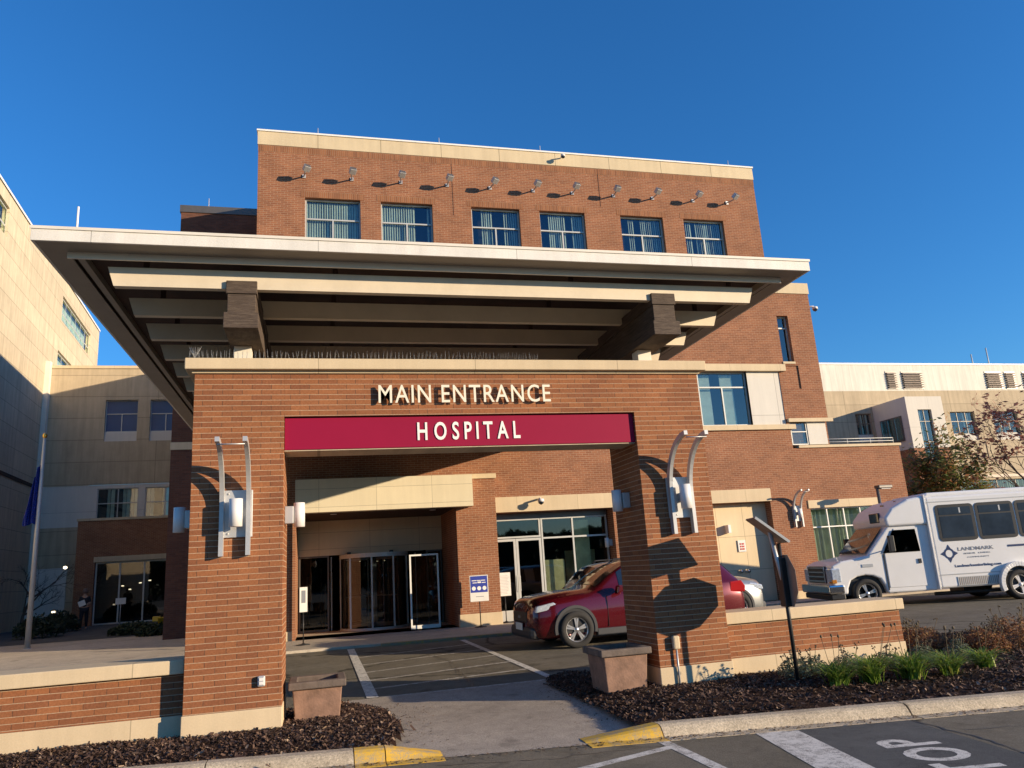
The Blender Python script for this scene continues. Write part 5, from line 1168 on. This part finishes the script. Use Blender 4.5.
for i, (px_, py_, r, h, lab) in enumerate(((922, 650, .40, .33, 'rust-brown sedum bush just beyond the end of the low wall'), (958, 650, .34, .22, 'rust-brown sedum bush in the middle of the right bed'), (985, 652, .32, .30, 'rust-brown sedum bush left of the frame edge'), (1015, 648, .42, .42, 'largest rust-brown sedum bush at the right frame edge'), (905, 645, .22, .28, 'small sparse rust-brown sedum hugging the wall corner'))):
    q = at(px_, py_, Z=.10); leafy(q.x, q.y, r, h, RUSTLEAF, 3000, 'sedum_bush', lab, 'rust-brown sedum bushes in the right bed', 14, .018)
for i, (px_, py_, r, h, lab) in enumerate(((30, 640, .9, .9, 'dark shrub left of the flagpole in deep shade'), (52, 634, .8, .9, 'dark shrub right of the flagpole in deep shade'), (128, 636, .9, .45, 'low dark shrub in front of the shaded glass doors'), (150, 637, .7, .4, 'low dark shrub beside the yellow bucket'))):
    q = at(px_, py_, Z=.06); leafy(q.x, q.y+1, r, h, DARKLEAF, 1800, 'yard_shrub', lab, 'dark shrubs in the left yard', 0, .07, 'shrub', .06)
# trees
def tree(x, y, z, H, trunk_r, crown, nleaf, leaf_, mat, label, seed, depth=5, leafy_=True, spread=.55, nm='tree', grp=None, first=.3, lean=(0, 0)):
    random.seed(seed); e = empty(nm, (x, y, z), 0, label, 'tree', grp); tb = MB(); tips = []
    def br(p, d, L, r, lv):
        pts = [p]; n = 4; q = p.copy(); dd = d.copy()
        for i in range(n): dd = (dd+Vector((random.gauss(0, .10), random.gauss(0, .10), random.gauss(.03, .06)))).normalized(); q = q+dd*(L/n); pts.append(q.copy())
        tb.tube(pts, [r*(1-.45*i/n) for i in range(n+1)], 6 if lv < 2 else 4, cap=False)
        if lv >= depth: tips.extend(pts[1:]); return
        if lv >= depth-2: tips.extend(pts[2:])
        for k in range(3 if lv else 5):
            t = random.uniform(.45, 1); idx = min(n, max(1, round(t*n))); a = random.uniform(0, 6.283); o = dd.orthogonal().normalized(); o = Matrix.Rotation(a, 3, dd) @ o
            br(pts[idx], (dd*.75+o*spread*random.uniform(.7, 1.3)+Vector((0, 0, .1))).normalized(), L*random.uniform(.55, .75), r*.5, lv+1)
    br(Vector((0, 0, 0)), Vector((lean[0], lean[1], 1)).normalized(), H*first+.2, trunk_r, 0)
    tb.build('trunk', BARK, e, fix=False)
    if leafy_:
        mb = MB()
        for k in range(nleaf):
            c = random.choice(tips)+Vector((random.gauss(0, crown), random.gauss(0, crown), random.gauss(0, crown))); u = Vector((random.gauss(0, 1), random.gauss(0, 1), random.gauss(0, .8))).normalized(); v = u.orthogonal().normalized(); L = leaf_*random.uniform(.6, 1.5)
            mb.quad(c-u*L, c+v*L*.5, c+u*L, c-v*L*.5)
        mb.build('crown', mat, e, fix=False)
    return e
tree(29.7, 31.0, -.3, 10.0, .14, .24, 6500, .10, TREEGR, 'bushy green tree with reddish top behind the bus', 11, 4, spread=.48, nm='leafy_tree', first=.33)
tree(28.0, 31.8, -.3, 6.6, .10, .20, 4500, .10, TREEGR, 'narrow green tree between the terrace wall and the bushy tree', 5, 4, spread=.45, nm='leafy_tree', first=.33)
tree(32.6, 31.5, -.3, 6.4, .10, .22, 3000, .10, TREERD, 'low russet tree behind the bus, right of the bushy tree', 8, 4, spread=.8, nm='leafy_tree', first=.32)
tree(30.6, 26.5, -.1, 12.6, .10, .10, 1300, .12, TREERD, 'sparse bare tree with withered red leaves at the right frame edge', 21, 5, spread=.65, nm='sparse_tree', first=.35, lean=(-.05, 0))
tree(-13.2, 40.5, .06, 4.6, .09, .05, 0, .05, TREERD, 'leafless young tree in the shade beside the flagpole', 3, 5, leafy_=False, spread=.7, nm='bare_tree', first=.3)
random.seed(99)

# ================================================================== PERSON
def person(x, y, z, rz, label):
    vs_ = [(0, 0, .95), (0, 0, 1.15), (0, .01, 1.35), (0, 0, 1.48), (0, -.01, 1.56), (0, -.03, 1.66), (0, -.02, 1.74),
           (-.17, 0, 1.40), (-.22, -.04, 1.16), (-.10, -.22, 1.08), (.17, 0, 1.40), (.22, -.04, 1.16), (.10, -.22, 1.10),
           (-.09, 0, .88), (-.11, -.06, .50), (-.11, .0, .08), (-.11, -.13, .04), (.09, 0, .88), (.10, .05, .50), (.11, .12, .09), (.11, .0, .04)]
    rs = [.14, .125, .15, .09, .05, .085, .07, .07, .05, .032, .07, .05, .032, .10, .068, .045, .04, .10, .068, .045, .04]
    ed = [(0, 1), (1, 2), (2, 3), (3, 4), (4, 5), (5, 6), (2, 7), (7, 8), (8, 9), (2, 10), (10, 11), (11, 12), (0, 13), (13, 14), (14, 15), (15, 16), (0, 17), (17, 18), (18, 19), (19, 20)]
    e = empty('person', (x, y, z), rz, label, 'person')
    def g2(nm, sel, k, mat):
        me = bpy.data.meshes.new(nm); m_ = {j: i for i, j in enumerate(sel)}; me.from_pydata([vs_[j] for j in sel], [(m_[a], m_[b]) for a, b in ed if a in m_ and b in m_], [])
        o = bpy.data.objects.new(nm, me); COL.objects.link(o); o.modifiers.new('k', 'SKIN')
        if not me.skin_vertices: 
            bm = bmesh.new(); bm.from_mesh(me); bm.verts.layers.skin.verify(); bm.to_mesh(me); bm.free()
        for i, j in enumerate(sel): me.skin_vertices[0].data[i].radius = (rs[j]*k, rs[j]*k)
        me.skin_vertices[0].data[0].use_root = True; s = o.modifiers.new('s', 'SUBSURF'); s.levels = 2; s.render_levels = 2; me.materials.append(mat); o.parent = e; return o
    g2('body', list(range(21)), 1.0, SKIN); g2('coat', [0, 1, 2, 3, 7, 8, 10, 11], 1.18, COATM); g2('trousers', [0, 13, 14, 15, 17, 18, 19], 1.15, COATM)
    MB().lathe([(.115, 1.60), (.12, 1.68), (.10, 1.77), (.05, 1.815), (.001, 1.825)], Matrix.Translation((0, .015, 0)), 16).build('hair', HAIR, e)
person(-10.37, 39.6, .06, R(10), 'person in dark coat walking in the shaded yard, holding a white sheet')
tag(MB().box(-.14, .14, -.005, .005, -.12, .12, Matrix.Translation((-10.42, 39.35, 1.22)) @ Matrix.Rotation(R(12), 4, 'Z') @ Matrix.Rotation(R(-20), 4, 'Y')).build('paper_sheet', SIGNW), 'white paper sheet held by the walking person', 'paper')

# ================================================================== what stands behind the viewer (seen in the glass)
random.seed(4); mb = MB()
for k in range(26000):
    a = random.uniform(R(170), R(372)); d = random.uniform(85, 100); hh = 7.5+2.5*noise.noise(Vector((a*9, 0, 0))); z = hh*random.random()**.8
    c = Vector((math.cos(a)*d, math.sin(a)*d, z-.4)); u = Vector((random.gauss(0, 1), random.gauss(0, 1), random.gauss(0, .7))).normalized(); v = u.orthogonal().normalized(); L = random.uniform(.5, 1.1); mb.quad(c-u*L, c+v*L*.7, c+u*L, c-v*L*.7)
tag(mb.build('distant_trees', DARKLEAF, fix=False), kind='stuff')
